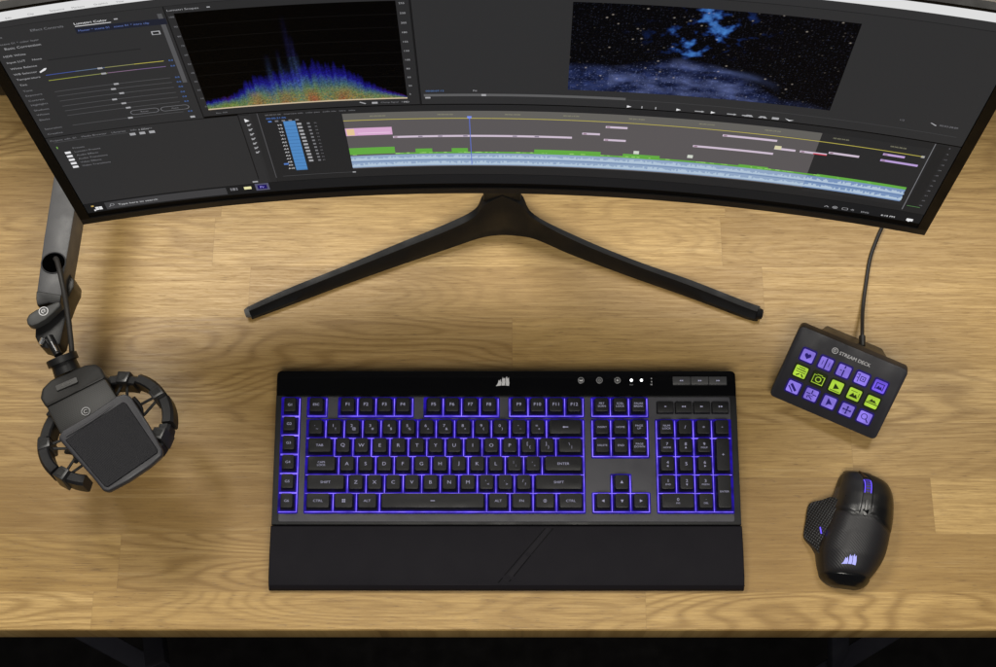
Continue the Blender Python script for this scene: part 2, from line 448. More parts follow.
def scope_px(u, w):
    env = interp(u, [(0, .10), (.1, .13), (.17, .17), (.22, .27), (.3, .34), (.38, .33), (.45, .37), (.5, .42), (.56, .44), (.63, .40), (.7, .37), (.78, .26), (.88, .13), (1, .03)])
    st = noise.noise((u*85, w*2.5, 1.3))*.5+.5; st2 = noise.noise((u*210, w*55, 4.1))*.5+.5; st3 = noise.noise((u*160, w*70, 8.7))*.5+.5; lump = noise.noise((u*14, w*4, 9))*.5+.5
    e = env*(.80+.42*st); r = w/max(e, .01); k = max(0, 1-r); c = Vector((0, 0, 0))
    for cx, wd, h, a in ((.345, .012, .55, .5), (.40, .008, .60, .5), (.455, .010, .92, .4), (.475, .008, .72, .9), (.49, .006, .55, .7), (.42, .02, .45, .4)):
        q = math.exp(-((u-cx-.02*w)/wd)**2)*max(0, 1-w/h)*a*(.3+st2)
        c += Vector((.03, .03, .16))*q+Vector((.03, .10, .08))*q*(w < .5)*st3
    if k > 0:
        c += Vector((.014, .012, .28))*min(1, k*3.0)*(.35+.8*st2)
        if w < .40:
            g = max(0, min(1, (k-.28)*2.4))
            c = c.lerp(Vector((.13, .24, .03)).lerp(Vector((.03, .17, .08)), st3), g*min(.9, .3+1.3*st2*lump*1.5))
            y = max(0, min(1, (k-.5)*2.6)); c = c.lerp(Vector((.34, .22, .03)), y*min(.75, max(0, st3*1.6-.45)))
            rd = max(0, .17-w)*8*max(0, lump-.46)*3.4*(1 if .2 < u < .78 else .1); c = c.lerp(Vector((.30, .035, .03)), min(.85, rd*(.2+st2*1.2)))
        if u < .2: c = c.lerp(Vector((.10, .20, .03)), min(.7, max(0, k-.25)*1.2)*(.4+st2*.6))
    c *= .45+1.1*((math.sin(u*9173.1+w*7321.7)*43758.5) % 1)
    if abs(w*8-round(w*8)) < .012: c += Vector((.004, .004, .004))
    if w < .012: c = Vector((.62, .50, .34))
    return (max(0, c.x), max(0, c.y), max(0, c.z))
b = MB(); uq(b, -260.5, 152, -70.5, 316.5, ui(42, 42, 43), 1); ul(b, -70.5, 150, -70.5, 316, 1.4, DK)
ut(b, 'Lumetri Scopes', -259, 309.3, 4, T1); ul(b, -228, 309.6, -225.5, 309.6, 1.6, T1)
for i in range(11):
    v = 300-13.2*i
    ut(b, '%d' % (100-10*i), -255.2, v, 3, T2, align='R'); ut(b, '%d' % max(0, 255-25*i), -79.3, v+1, 3.2, T1)
ut(b, 'Clamp Signal   8 Bit', -105, 156.5, 3, T2); uq(b, -113, 155, -108, 158, T1, 2); ut(b, 'HD', -85, 156.5, 3.4, T1)
upoly(b, [(-124, 158), (-119, 155), (-118, 156.2), (-123, 159)], T1); ut(b, 'Rec. 709', -249, 156, 2.8, T2)
scope = b.build('scope_panel', screen)
picture('spectrum_scope', -254.5, 162, -81.5, 304.5, 230, 200, scope_px)

STARS = [(random.random(), random.random(), random.random()) for i in range(420)]
BUCK = {}
for sx, sy, br in STARS: BUCK.setdefault((int(sx*40), int(sy*24)), []).append((sx, sy, br))
def fbm(p, n=5):
    a = 0; k = .5
    for i in range(n): a += k*noise.noise(p); p = Vector(p)*2.03; k *= .52
    return a
def video_px(u, w):
    c = Vector((.0008, .0009, .0016))
    # rising cloud column
    cx = .50+.03*math.sin(w*9); wd = interp(w, [(.3, .02), (.5, .10), (.7, .15), (.86, .13), (1, .10)])
    col = math.exp(-((u-cx+.02)/max(wd, .02))**2)*interp(w, [(.38, 0), (.5, .8), (1, 1)])
    n = fbm(Vector((u*21+3, w*12, .3)), 6)+.02
    cl = max(0, n*3.4+col*1.0-.78)*min(1, col*1.4)
    c += Vector((.008, .030, .15))*min(1.2, cl*1.6)+Vector((.045, .16, .36))*max(0, cl-.40)*1.0
    # ridge of blue mist
    ridge = interp(u, [(0, .34), (.18, .33), (.32, .42), (.42, .46), (.52, .40), (.62, .36), (.72, .20), (.82, .10), (1, .04)])+.06*noise.noise((u*7, 2, 1))
    k = max(0, min(1, (ridge-w)/.10)); n2 = fbm(Vector((u*9, w*9+7, 2.1)))*.9+.5
    n3 = abs(fbm(Vector((u*22, w*16+3, 5.1))))
    c += Vector((.014, .024, .090))*k*(.05+max(0, n2-.15)*1.2+n3*1.5)*(1 if u < .7 else max(.0, 1-(u-.7)*3.4))
    c += Vector((.05, .06, .11))*k*max(0, n2-.40)*2.6*(1 if .15 < u < .72 else .2)
    arc = abs(math.hypot((u-.55)/.30, (w-.02)/.30)-1)
    c += Vector((.05, .07, .17))*math.exp(-(arc/.10)**2)*max(0, n2-.1)*1.2*max(0, min(1, (u-.36)*6))*max(0, min(1, (.80-u)*7))
    sp = noise.noise((u*260, w*150, 5))
    if sp > .38: c += Vector((.10, .12, .22))*(sp-.38)*3*(.25+k*1.2)
    for ix in (-1, 0, 1):
        for iy in (-1, 0, 1):
            for sx, sy, br in BUCK.get((int(u*40)+ix, int(w*24)+iy), ()):
                r = math.hypot((u-sx)*1.78, w-sy)/(.003+.004*br**4)
                if r < 1.3: c += Vector((.16, .14, .12))*br**2*math.exp(-r*r*1.5)*(2.6 if br > .93 else 1)
    return tuple(c)
b = MB(); uq(b, -69.5, 152, 400, 316.5, BG, 1); ul(b, 50.5, 168, 50.5, 316, .01, GAP)
uq(b, -67, 164.6, 108, 168.4, ui(92, 92, 93), 2); uq(b, -66, 161.5, -61.5, 164, T1, 3); uq(b, -17, 165, -13, 168, T1, 3)
ut(b, '00:00:07:12', -65, 173.3, 3.4, ui(86, 122, 180)); ut(b, 'Fit', -24, 173.3, 3.6, T1)
uq(b, 108, 164.8, 392, 165.6, ui(62, 62, 63), 2); ul(b, 90, 161, 400, 161, .01, GAP)
for i, s in enumerate((110, 123, 135, 153, 169, 183, 197, 210)):
    if i in (0, 3, 5): upoly(b, [(s, 152.9), (s, 156.6), (s+4, 154.8)], TW)
    elif i in (1, 2): ul(b, s, 153, s, 156.6, 1, T1)
    else: ul(b, s, 154.8, s+6, 154.8, 1.4, T1); upoly(b, [(s+6, 153.2), (s+6, 156.4), (s+8.5, 154.8)], T1)
for s in (212, 224): upoly(b, [(s, 153.5), (s+2, 156.5), (s+6, 156.5), (s+8, 153.5), (s+5, 153.5), (s+4, 154.7), (s+3, 153.5)], T1)
uq(b, 236, 153.4, 242, 156.8, T1, 2); upoly(b, [(247, 157), (251, 155), (255, 155.4), (251, 153.4)], TW); 
ut(b, '1/2', 341, 178.3, 3.4, T2); upoly(b, [(366, 180.5), (371, 177), (372, 178), (367, 181)], T1); ut(b, '00:03:28:09', 374, 179, 3.4, T2)
b.build('program_panel', screen)
picture('video_preview', 57.5, 177.5, 281.5, 303.8, 330, 186, video_px, .95)

# timeline
b = MB(); uq(b, -221, 26, -214.6, 150.5, ui(40, 40, 41), 1); uq(b, -231.5, 26, -221, 150.5, ui(44, 44, 45), 1)
uq(b, -214.4, 26, 400, 150.5, ui(37, 37, 38), 1)
ul(b, -231.5, 34, -231.5, 150, 1.0, DK, 3); ul(b, -214.6, 34, -214.6, 150, .8, LN, 3)
for i in range(8):
    v = 140-8*i
    if i == 0: upoly(b, [(-227, v-3), (-227, v+3), (-223, v-1)], TW, 3)
    else:
        ul(b, -226, v-1.6, -222.6, v+1.6, 1.3, T1, 3); ul(b, -226, v+1.2, -224, v-1.5, 1, T1, 3)
ut(b, '00:00:21:06   interview edit   color pass   audio mix   intro   titles', -208, 145.5, 3, T2); ut(b, '00:00:21:06', -208, 140, 3.8, BLU)
for i in range(5): uq(b, -207+6*i, 133.6, -204+6*i, 136, T2 if i else BLU, 2)
uq(b, -194, 45.5, -183.4, 133.5, ui(78, 134, 192), 2)
for i in range(14):
    v = 128-6*i
    ul(b, -194, v-3, -183.4, v-3, .5, ui(50, 88, 132), 3)
    ut(b, ('V%d' % (4-i) if i < 4 else 'A%d' % (i-3)), -198, v, 3.6, TW, 3, 'C')
    if i < 12:
        uq(b, -182.5+.22*i, v-1.6, -178.5+.22*i, v+1.6, T1, 3); uq(b, -173.5+.18*i, v-1.3, -171+.18*i, v+1.3, T2, 3); ut(b, 'M', -167, v, 2.8, T2, 3)
uq(b, -204, 57, -199.5, 60, BLU, 2); ul(b, -208, 36, -140, 36, .6, LN); uq(b, -142, 35, -139, 37, T1, 3)
LTR = ui(90, 86, 87)
uq(b, -141, 42, 282.5, 140.5, LTR, 2); uq(b, -141, 128.5, 282.5, 140.5, ui(98, 96, 92), 3); uq(b, 282.5, 36, 378, 140.5, ui(41, 41, 42), 2)
for s in (-110, -50, 10, 62, 120, 182, 240, 300, 350): ut(b, '00:00:%02d:00' % int((s+110)/12), s, 135, 3, ui(150, 148, 120), 4, 'C')
ul(b, -141, 129, 374, 126.5, .9, ui(196, 184, 82), 5); uq(b, 372, 124.5, 375, 128, T1, 5)
PK = ui(214, 168, 206); PL = ui(206, 190, 208); GR = ui(98, 168, 66); AU = ui(142, 164, 194); AU2 = ui(176, 196, 216)
uq(b, -141, 102.5, -99, 115.6, PK, 4); uq(b, -140, 103.5, -133, 114.5, ui(226, 196, 150), 5); uq(b, -130, 106, -101, 107.2, ui(232, 200, 226), 5)
for s0, s1, v, m in ((-99, 64, 97.8, PL), (73, 89, 105.8, PL), (93.5, 113, 119, PL), (93, 113, 96.6, PL), (198, 246.5, 119, PL), (174, 246.5, 96.2, PL), (246, 265, 106, PL), (269, 293, 106, PL), (294, 321, 110, PL), (340, 359, 120.5, ui(190, 160, 214)), (340, 373, 110, ui(186, 158, 216))):
    uq(b, s0, v-1.7, s1, v+1.7, m, 4); uq(b, s0+1, v-1, s0+4, v+1, ui(150, 120, 140), 5)
uq(b, 246, 105, 252, 111, ui(214, 208, 170), 5); uq(b, 281, 104.4, 293, 106, ui(206, 60, 80), 5)
for s in (-76, -58, -35, 10, 30): uq(b, s, 97, s+4, 98.8, ui(120, 110, 130), 5)
for s0, s1, v0, v1 in ((-141, -99, 68.5, 80.5), (-99, 373, 66.5, 69.2), (-80, -64.5, 69, 75.8), (-46.5, -31.5, 69, 75.8), (30, 91.5, 66, 74.5), (112, 146, 66, 73.5), (219, 246, 66, 71.5), (291, 373, 62, 70.5)):
    uq(b, s0, v0, s1, v1, GR, 4)
for i in range(60):
    s = random.uniform(-140, 368); uq(b, s, 68, s+random.uniform(1, 5), 68+random.uniform(.4, 1.4), ui(160, 214, 120), 5)
uq(b, -141, 44, 373, 66, AU, 4)
rw = random.Random(3)
for lo, hi in ((45, 54.5), (56, 65.5)):
    s = -141
    while s < 372.5:
        h = rw.uniform(.25, .95)*(hi-lo); uq(b, s, lo+1, s+1.5, lo+1+h*.75, AU2, 5); s += 1.5
ul(b, -141, 55.3, 373, 55.3, .8, ui(84, 112, 158), 6); uq(b, 282.5, 43.8, 373, 66, ui(120, 146, 186), 4.5)
for s in (124.5, 174): uq(b, s-3, 74.5, s+2, 80, ui(206, 212, 200), 5)
ul(b, -28.5, 46, -28.5, 131, .7, ui(92, 112, 200), 7); upoly(b, [(-30.5, 132.5), (-26.5, 132.5), (-26.5, 129.5), (-28.5, 128), (-30.5, 129.5)], ui(120, 140, 230), 7)
ul(b, 378.5, 30, 378.5, 150, .7, T2, 4)
uq(b, 381, 36, 390, 148, ui(34, 34, 35), 2)
for i in range(12): ut(b, '%d' % (-6*i), 391, 146-9.4*i, 2.6, T2, 3); 
ul(b, 381, 38.5, 393, 38.5, .7, ui(90, 140, 80), 4)
b.build('timeline', screen)

# task bar
b = MB(); uq(b, -400, 8, 400, 25.5, ui(26, 27, 29), 1); uq(b, -381, 10.5, -265, 23.5, ui(62, 62, 64), 2)
uq(b, -393, 10.5, -391.4, 13.4, TW, 2)
for i in (0, 1):
    for j in (0, 1): uq(b, -391+3.3*i, 12+3*j, -388+3.3*i, 14.7+3*j, TW, 2)
uq(b, -394, 19, -391.5, 21.5, ui(190, 160, 90), 2)
r = [(-374.5+1.9*math.cos(i*.6283), 18.2+1.9*math.sin(i*.6283)) for i in range(10)]
for i in range(10): ul(b, *r[i], *r[(i+1) % 10], .45, T1, 3)
ul(b, -376, 16.8, -378, 14.8, .6, T1, 3)
ut(b, 'Type here to search', -369, 16.2, 4.6, ui(196, 196, 198), 3)
for s in (-261, -259, -255.5): uq(b, s, 16.5, s+(1.2 if s != -259 else 2.6), 21.5, T2, 2)
uq(b, -248, 16.5, -241, 21.5, ui(232, 226, 170), 2); uq(b, -237, 12.5, -224, 25.5, ui(86, 86, 110), 2)
uq(b, -235, 15, -226, 23, ui(26, 18, 92), 3); ut(b, 'Pr', -230.5, 19, 5, ui(170, 160, 255), 4, 'C')
ul(b, 309, 11.5, 311, 14, .7, T1); ul(b, 311, 14, 313, 11.5, .7, T1)
for i in range(10):
    a = i*.6283; ul(b, 319+2.2*math.cos(a), 13+2.2*math.sin(a), 319+2.2*math.cos(a+.63), 13+2.2*math.sin(a+.63), .6, T1)
uq(b, 318.2, 12.2, 319.8, 13.8, T1, 2)
r = rrect(326, 11, 331, 15, 1)
for i in range(len(r)): ul(b, *r[i], *r[(i+1) % len(r)], .5, T1)
ut(b, 'd)', 334, 13, 4, T1); ut(b, 'ENG', 344, 12.4, 3.8, T1); ut(b, '6:15 PM', 363, 12.4, 4, TW)
uq(b, 387, 10, 393, 14.5, TW, 2); upoly(b, [(388, 10), (389.5, 8.3), (391, 10)], TW)
b.build('task_bar', screen)

# stand
stand_mat = mat('stand_coating', (.0065, .0068, .0078), .5, .22, bump=(1800, .2))
nk = MB()
ny0 = 332; xl = at(483, 192, 60).x; xr = at(520.5, 192, 60).x
nk.prism([(xl, ny0+28, 420), (xr, ny0+28, 420), (xr, ny0, 420), (xl, ny0, 420)], [(xl, ny0+28, 8), (xr, ny0+28, 8), (xr, ny0-4, 8), (xl, ny0-4, 8)], stand_mat, 3)
nk.box((xl-28, 318, 300), (xr+28, ny0+4, 420), stand_mat, 4)
stand = nk.build('stand', monitor)
def stand_leg(lower, upper, hs):
    """lower and upper outline pixels from tip to middle, hs heights of the upper edge"""
    lo = smooth_line([at(x, y, 1) for x, y in lower], 6); up = smooth_line([at(x, y, h) for (x, y), h in zip(upper, hs)], 6)
    rows = []
    for p, q in zip(lo, up):
        h = q.z
        rows.append([Vector((p.x, p.y, 1)), p.lerp(q, .04)*1 + Vector((0, 0, h*.34)), p.lerp(q, .40)+Vector((0, 0, h*.34)), p.lerp(q, .52)+Vector((0, 0, h*.42)),
                     p.lerp(q, .93)+Vector((0, 0, h*.07)), q, Vector((q.x, q.y+1.5, h*.8)), Vector((q.x, q.y+2, 1))])
    m = MB(); m.grid(rows, stand_mat, closed=True)
    n = len(rows[0]); o = len(rows)-1
    m.f += [list(range(n-1, -1, -1)), [o*n+k for k in range(n)]]; m.mi += [0, 0]; m.sm += [False, False]
    return m
m = stand_leg([(252, 319.5), (286, 307), (342.5, 285.6), (398.7, 265.6), (448, 248.8), (472, 240.5), (487, 236.5), (502, 235)],
              [(246.5, 307.5), (283, 290.5), (338, 268.3), (394, 245), (448, 222.8), (474.6, 209), (483.5, 194), (502, 184)], [13, 16, 20, 25, 32, 42, 62, 80])
lg = m.build('leg', stand)
m = MB(); m.tube([at(245.2, 313.5, 6.5), at(250, 312, 7)], [4.6, 6.6], mat('grey_rubber', (.10, .10, .10), .6), 14); m.build('foot_cap', lg) if False else m.build('foot_cap', stand)
m = stand_leg([(757, 321.5), (743, 317.8), (686.8, 296.7), (630.6, 277), (574.3, 256), (537, 240), (518, 236), (502, 235)],
              [(760, 306.3), (747, 302), (691, 280), (635, 260.3), (580, 237.7), (534, 214.5), (521, 194), (502, 184)], [13, 14, 18, 23, 29, 42, 62, 80])
m.build('leg', stand)
m = MB(); m.tube([at(762.0, 314.3, 6.5), at(756, 313, 7)], [5.2, 7.2], stand_mat, 14); m.build('foot_cap', stand)

# ------------------------------------------------------------------ keyboard
U = 19.05; KT = 0.090189
keyboard = thing('keyboard', 'black full size keyboard with violet backlit keys and a wide palm rest', 'keyboard', (-54.67, 0, 16.96), (KT, 0, 0))
def kz(y, world): return (world-16.96-y*math.sin(KT))/math.cos(KT)   # local height of a world height
A0, A1, B0, B1 = -176.9, 303.1, -12.6, 148.6
b = MB(); o = rrect(A0, B0, A1, B1, 6, 5); o = [(x, y) if y > 40 else (min(max(x, A0), A1), y) for x, y in o]
o2 = [(A0, B0), (A1, B0)] + [q for q in o if q[1] > 40]
b.prism([(x, y, 0) for x, y in o2], [(x, y, kz(y, 2)) for x, y in o2], CASE2, 1.6, 2, edges='top')
b.prism([(x, y, .35) for x, y in rrect(A0+7, B0+3, A1-7, 120.5, 2)], [(x, y, -1) for x, y in rrect(A0+7, B0+3, A1-7, 120.5, 2)], CASE, .3, 1, edges='top')
b.build('case', keyboard, local=True)
b = MB(); o = [(A0+.6, 121.6), (A1-.6, 121.6)] + [(min(max(x, A0+.6), A1-.6), y-.6) for x, y in rrect(A0, B0, A1, B1, 6, 5) if y > 40]
b.prism([(x, y, 2.6) for x, y in o], [(x, y, -1) for x, y in o], GLOSS, 1.2, 2, edges='top')
bar = b.build('control_bar', keyboard, local=True)

def local_poly(mb, pts, z, m): mb.add([(x, y, z) for x, y in pts], [tuple(range(len(pts)))], m, False)
def ltext(mb, t, x, y, h, z, m, sx=1.0):
    vs, fs, w, hh = text2d(t)
    mb.add([(x+a*h*sx, y+c*h, z) for a, c in vs], fs, m, False)
def ring(mb, x, y, r, w, z, m, n=20, a0=0, a1=360):
    rows = []
    for i in range(n+1):
        a = math.radians(a0+(a1-a0)*i/n)
        rows.append([(x+(r-w/2)*math.cos(a), y+(r-w/2)*math.sin(a), z), (x+(r+w/2)*math.cos(a), y+(r+w/2)*math.sin(a), z)])
    mb.grid(rows, m)
def disc(mb, x, y, r, z, m, n=16): local_poly(mb, [(x+r*math.cos(6.2832*i/n), y+r*math.sin(6.2832*i/n)) for i in range(n)], z, m)
SAILS = [[(-7.4, -4.7), (-5.8, -3.2), (-4.9, -.9), (-4.3, 1.4), (-3.2, .4), (-2.5, 2.2), (-1.6, -1.0), (-2.1, -4.2)],
         [(-1.6, -4.1), (-1.0, -.9), (-1.1, 2.4), (-.4, 4.4), (.5, 2.4), (1.5, 3.8), (2.1, 0), (1.8, -4.0)],
         [(2.3, -4.0), (2.6, -.4), (2.3, 2.8), (3.5, 5.2), (4.1, 2.6), (5.4, 4.0), (5.9, -1.0), (5.6, -4.6)]]
def sails(mb, fn, k, m):
    for s in SAILS: mb.add([fn(x*k, y*k) for x, y in s], [tuple(range(len(s)))], m, False)

def kpx(px, py):
    """keyboard-local point of a photo pixel on the key plate"""
    M = ROOT['keyboard']; c = Vector((0, CYW, CH)); d = at(px, py, 0)-c
    n = M.to_3x3() @ Vector((0, 0, 1)); t = (M.translation-c).dot(n)/d.dot(n)
    q = M.inverted() @ (c+d*t); return q.x, q.y
b = MB(); lx, ly = kpx(503, 382); sails(b, lambda x, y: (lx+x, ly+y, 2.9), 1.08, WHITE_PRINT); b.build('emblem', bar, local=True)
b = MB(); GREY = mat('grey_print', (.30, .30, .31), .5)
for i, px in enumerate((580.6, 599, 617)):
    x, y = kpx(px, 381)
    b.prism([(x+3.6*math.cos(a*.314), y+3.6*math.sin(a*.314), 3.4) for a in range(20)], [(x+3.6*math.cos(a*.314), y+3.6*math.sin(a*.314), 2) for a in range(20)], mat('dark_button', (.03, .03, .032), .35), .4, 2, edges='top')
    ring(b, x, y, 3.0, .5, 3.55, GREY)
    if i == 0: local_poly(b, [(x-1.7, y-1), (x+1.7, y-1), (x+1.7, y+.9), (x, y-.1), (x-1.7, y+.9)], 3.6, WHITE_PRINT)
    elif i == 1: ring(b, x, y, 1.1, .5, 3.6, GREY)
    else: disc(b, x, y, 1.0, 3.6, WHITE_PRINT, 8); [local_poly(b, [(x+1.4*math.cos(a), y+1.4*math.sin(a)), (x+2.1*math.cos(a+.15), y+2.1*math.sin(a+.15)), (x+2.1*math.cos(a-.15), y+2.1*math.sin(a-.15))], 3.6, WHITE_PRINT) for a in (0, 1.57, 3.14, 4.71)]
b.build('profile_buttons', bar, local=True)
b = MB()
for px in (631, 641):
    x, y = kpx(px, 381); disc(b, x, y+.2, 1.5, 2.9, glow('status_light', (1, 1, 1), 3))
x, y = kpx(631, 385); ltext(b, 'caps', x, y-.6, 2.1, 2.9, GREY)
for dy in (0, 3.4): x, y = kpx(651, 379); disc(b, x, y-dy, .8, 2.9, GREY, 8)
x, y = kpx(651, 385); local_poly(b, [(x-1, y-.8), (x+1, y-.8), (x+1, y+.6), (x-1, y+.6)], 2.9, GREY)
b.build('status_lights', bar, local=True)

L0 = -7.5*U; NV = 152.2; NP = 218.6; FB = 5.725*U-U/2
DEEP = glow('backlight_deep', (.011, .003, .23), 1.0); LINE = glow('backlight_line', (.25, .17, 1.0), 1.2); MIDL = glow('backlight_spill', (.034, .015, .42), 1.0)
def uneven(m, lo, hi, scale):
    nt = m.node_tree; g = NG(nt); tc = nt.nodes.new('ShaderNodeTexCoord')
    nt.links.new(g.rng(g.noise(tc.outputs['Object'], scale, 2), .34, .66, lo, hi), nt.nodes['Principled BSDF'].inputs['Emission Strength'])
uneven(LINE, .55, 2.0, 55); uneven(DEEP, .5, 1.5, 70); uneven(MIDL, .5, 1.7, 62)
bl = MB()
def block(x0, y0, xs, rows, x1, y1):
    """lit tray: outer rectangle, vertical lines per row and the row lines"""
    o = rrect(x0-1.5, y0-1.5, x1+1.5, y1+1.5, 1.2, 3); bl.prism([(x, y, .6) for x, y in o], [(x, y, -.4) for x, y in o], DEEP)
def hline(x0, x1, y, w=.6):
    if any(abs(y-q) < .1 for q in (5*U, FB+U)) or (abs(y-2*U) < .1 and abs(x0-NV-U) < 1): return
    y += .35
    bl.add([(x0, y-w*1.1, .68), (x1, y-w*1.1, .68), (x1, y+w*1.1, .68), (x0, y+w*1.1, .68)], [(0, 1, 2, 3)], MIDL, False)
    bl.add([(x0, y-w/2, .78), (x1, y-w/2, .78), (x1, y+w/2, .78), (x0, y+w/2, .78)], [(0, 1, 2, 3)], LINE, False)
def vline(x, y0, y1, w=.6):
    if x < -160 or any(abs(x-q) < .1 for q in (L0, NP+4*U, L0+1.7*U, L0+6.37*U)): return
    bl.add([(x-w*1.1, y0, .72), (x+w*1.1, y0, .72), (x+w*1.1, y1, .72), (x-w*1.1, y1, .72)], [(0, 1, 2, 3)], MIDL, False)
    bl.add([(x-w/2, y0, .82), (x+w/2, y0, .82), (x+w/2, y1, .82), (x-w/2, y1, .82)], [(0, 1, 2, 3)], LINE, False)
def key(name, x0, y0, x1, y1, legend=(), h=11.2, lit=True):
    """one keycap between grid lines, legend = [(text, dx, dy, size)]"""
    m = MB(); g = 1.5; zb = 2.4
    bt = rrect(x0+g, y0+g, x1-g, y1-g, 1.0, 2)
    tp = rrect(x0+2.9, y0+3.6, x1-2.9, y1-1.0, 1.6, 2)
    if h < 9: tp = rrect(x0+1.0, y0+1.6, x1-1.0, y1-1.2, 1.0, 2); bt = rrect(x0+.5, y0+.8, x1-.5, y1-.8, .8, 2); zb = .4
    jx = random.uniform(-.05, .05); jz = random.uniform(-.12, .12)
    m.prism([(x+jx, y, h+jz) for x, y in tp], [(x, y, zb) for x, y in bt], CAP, .55, 2, edges='top')
    cx, cy = (x0+x1)/2, (y0+y1)/2+.9
    for t, dx, dy, s in legend:
        z = h+.22
        if t == '@WIN':
            for i in (-1, 1):
                for j in (-1, 1): local_poly(m, [(cx+dx+i*.25+(0 if i > 0 else -1.4), cy+dy+j*.25+(0 if j > 0 else -1.4)), (cx+dx+i*.25+(1.4 if i > 0 else 0), cy+dy+j*.25+(0 if j > 0 else -1.4)), (cx+dx+i*.25+(1.4 if i > 0 else 0), cy+dy+j*.25+(1.4 if j > 0 else 0)), (cx+dx+i*.25+(0 if i > 0 else -1.4), cy+dy+j*.25+(1.4 if j > 0 else 0))], z, LEGEND)
        elif t in ('@UP', '@DN', '@LF', '@RT'):
            a = {'@UP': 90, '@DN': -90, '@LF': 180, '@RT': 0}[t]
            local_poly(m, [(cx+dx+s*math.cos(math.radians(a+q)), cy+dy+s*math.sin(math.radians(a+q))) for q in (0, 125, 235)], z, LEGEND)
        elif t == '@BAR': local_poly(m, [(cx-s, cy+dy-.4), (cx+s, cy+dy-.4), (cx+s, cy+dy+.4), (cx-s, cy+dy+.4)], z, LEGEND)
        elif t == '@BACK': local_poly(m, [(cx-3, cy), (cx-1, cy+1.2), (cx-1, cy+.4), (cx+3, cy+.4), (cx+3, cy-.4), (cx-1, cy-.4), (cx-1, cy-1.2)], z, LEGEND)
        elif t == '@LOCK': ring(m, cx, cy, 1.5, .45, z, LEGEND, 14); local_poly(m, [(cx-.5, cy-.5), (cx+.5, cy-.5), (cx+.5, cy+.5), (cx-.5, cy+.5)], z, LEGEND)
        else: ltext(m, t, cx+dx, cy+dy, s, z, LEGEND, 1.18)
    return m.build(name, keyboard, local=True)

def row(y, items, name='key', x=L0):
    """items: (width in units, legend)"""
    xx = x
    for w, lg in items:
        key(name, xx, y, xx+w*U, y+U, lg); xx += w*U
        vline(xx, y, y+U)
    return xx
one = lambda t: [(t, 0, 0, 4.9)]
two = lambda t, s: [(t, -.9, 1.4, 4.2), (s, 1.6, -2.0, 3.6)]
wd = lambda t: [(t, 0, 0, 3.5)]
w2 = lambda t, s: [(t, 0, 1.5, 2.8), (s, 0, -1.4, 2.8)]
block(L0, 0, None, None, -L0, 5*U)
for x0 in (L0,): vline(x0, 0, 5*U)
for r in range(6): hline(L0-.4, -L0+.4, r*U)
row(4*U, [(1, two('`', '~'))]+[(1, two(a, c)) for a, c in zip('1234567890-=', '!@#$%^&*()_+')]+[(2, [('@BACK', 0, 0, 1)])])
row(3*U, [(1.5, wd('TAB'))]+[(1, one(c)) for c in 'QWERTYUIOP']+[(1, two('[', '{')), (1, two(']', '}')), (1.5, two('\\', '|'))])
row(2*U, [(1.75, w2('CAPS', 'LOCK'))]+[(1, one(c)) for c in 'ASDFGHJKL']+[(1, two(';', ':')), (1, two("'", '"')), (2.25, wd('ENTER'))])
row(1*U, [(2.25, wd('SHIFT'))]+[(1, one(c)) for c in 'ZXCVBNM']+[(1, two(',', '<')), (1, two('.', '>')), (1, two('/', '?')), (2.75, wd('SHIFT'))])
row(0, [(1.5, wd('CTRL')), (1.25, [('@WIN', 0, 0, 1)]), (1.25, wd('ALT')), (5.75, [('@BAR', 0, 0, 2.2)]), (1.25, wd('ALT')), (1.25, wd('FN')), (1.25, [('@LOCK', 0, 0, 1)]), (1.5, wd('CTRL'))])
FB = 5.725*U-U/2
for x0, n, st in ((0, 1, 'ESC'), (1.7, 4, 1), (6.37, 4, 5), (11.0, 4, 9)):
    xa = L0+x0*U; block(xa, FB, None, None, xa+n*U, FB+U); vline(xa, FB, FB+U); hline(xa-.4, xa+n*U+.4, FB); hline(xa-.4, xa+n*U+.4, FB+U)
    row(FB, [(1, [('ESC', 0, .3, 3.5)])] if n == 1 else [(1, [('F%d' % (st+i), 0, .6, 4.6)]) for i in range(n)], 'function_key', xa)
NV = 152.2
block(NV, FB, None, None, NV+3*U, FB+U); vline(NV, FB, FB+U); hline(NV-.4, NV+3*U+.4, FB); hline(NV-.4, NV+3*U+.4, FB+U)
row(FB, [(1, w2('PRT', 'SCRN')), (1, w2('SCRL', 'LOCK')), (1, w2('PAUSE', 'BREAK'))], 'key', NV)
block(NV, 3*U, None, None, NV+3*U, 5*U); vline(NV, 3*U, 5*U)
for r in (3, 4, 5): hline(NV-.4, NV+3*U+.4, r*U)
row(4*U, [(1, [('INSERT', 0, 0, 2.6)]), (1, [('HOME', 0, 0, 2.7)]), (1, w2('PAGE', 'UP'))], 'key', NV)
row(3*U, [(1, [('DELETE', 0, 0, 2.6)]), (1, [('END', 0, 0, 2.9)]), (1, w2('PAGE', 'DOWN'))], 'key', NV)
block(NV, 0, None, None, NV+3*U, U); block(NV+U, U, None, None, NV+2*U, 2*U)
vline(NV, 0, U); hline(NV-.4, NV+3*U+.4, 0); hline(NV-.4, NV+3*U+.4, U); vline(NV+U, U, 2*U); hline(NV+U, NV+2*U, 2*U)
row(0, [(1, [('@LF', 0, 0, 1.9)]), (1, [('@DN', 0, 0, 1.9)]), (1, [('@RT', 0, 0, 1.9)])], 'key', NV)
row(U, [(1, [('@UP', 0, 0, 1.9)])], 'key', NV+U)
NP = 218.6
block(NP, 0, None, None, NP+4*U, 5*U); vline(NP, 0, 5*U)
for r in range(6): hline(NP-.4, NP+(4 if r in (0, 2, 4, 5) else 3)*U+.4, r*U)
np_ = lambda t, s: [(t, 0, 1.4, 4.4), (s, 0, -2.3, 2.4)]
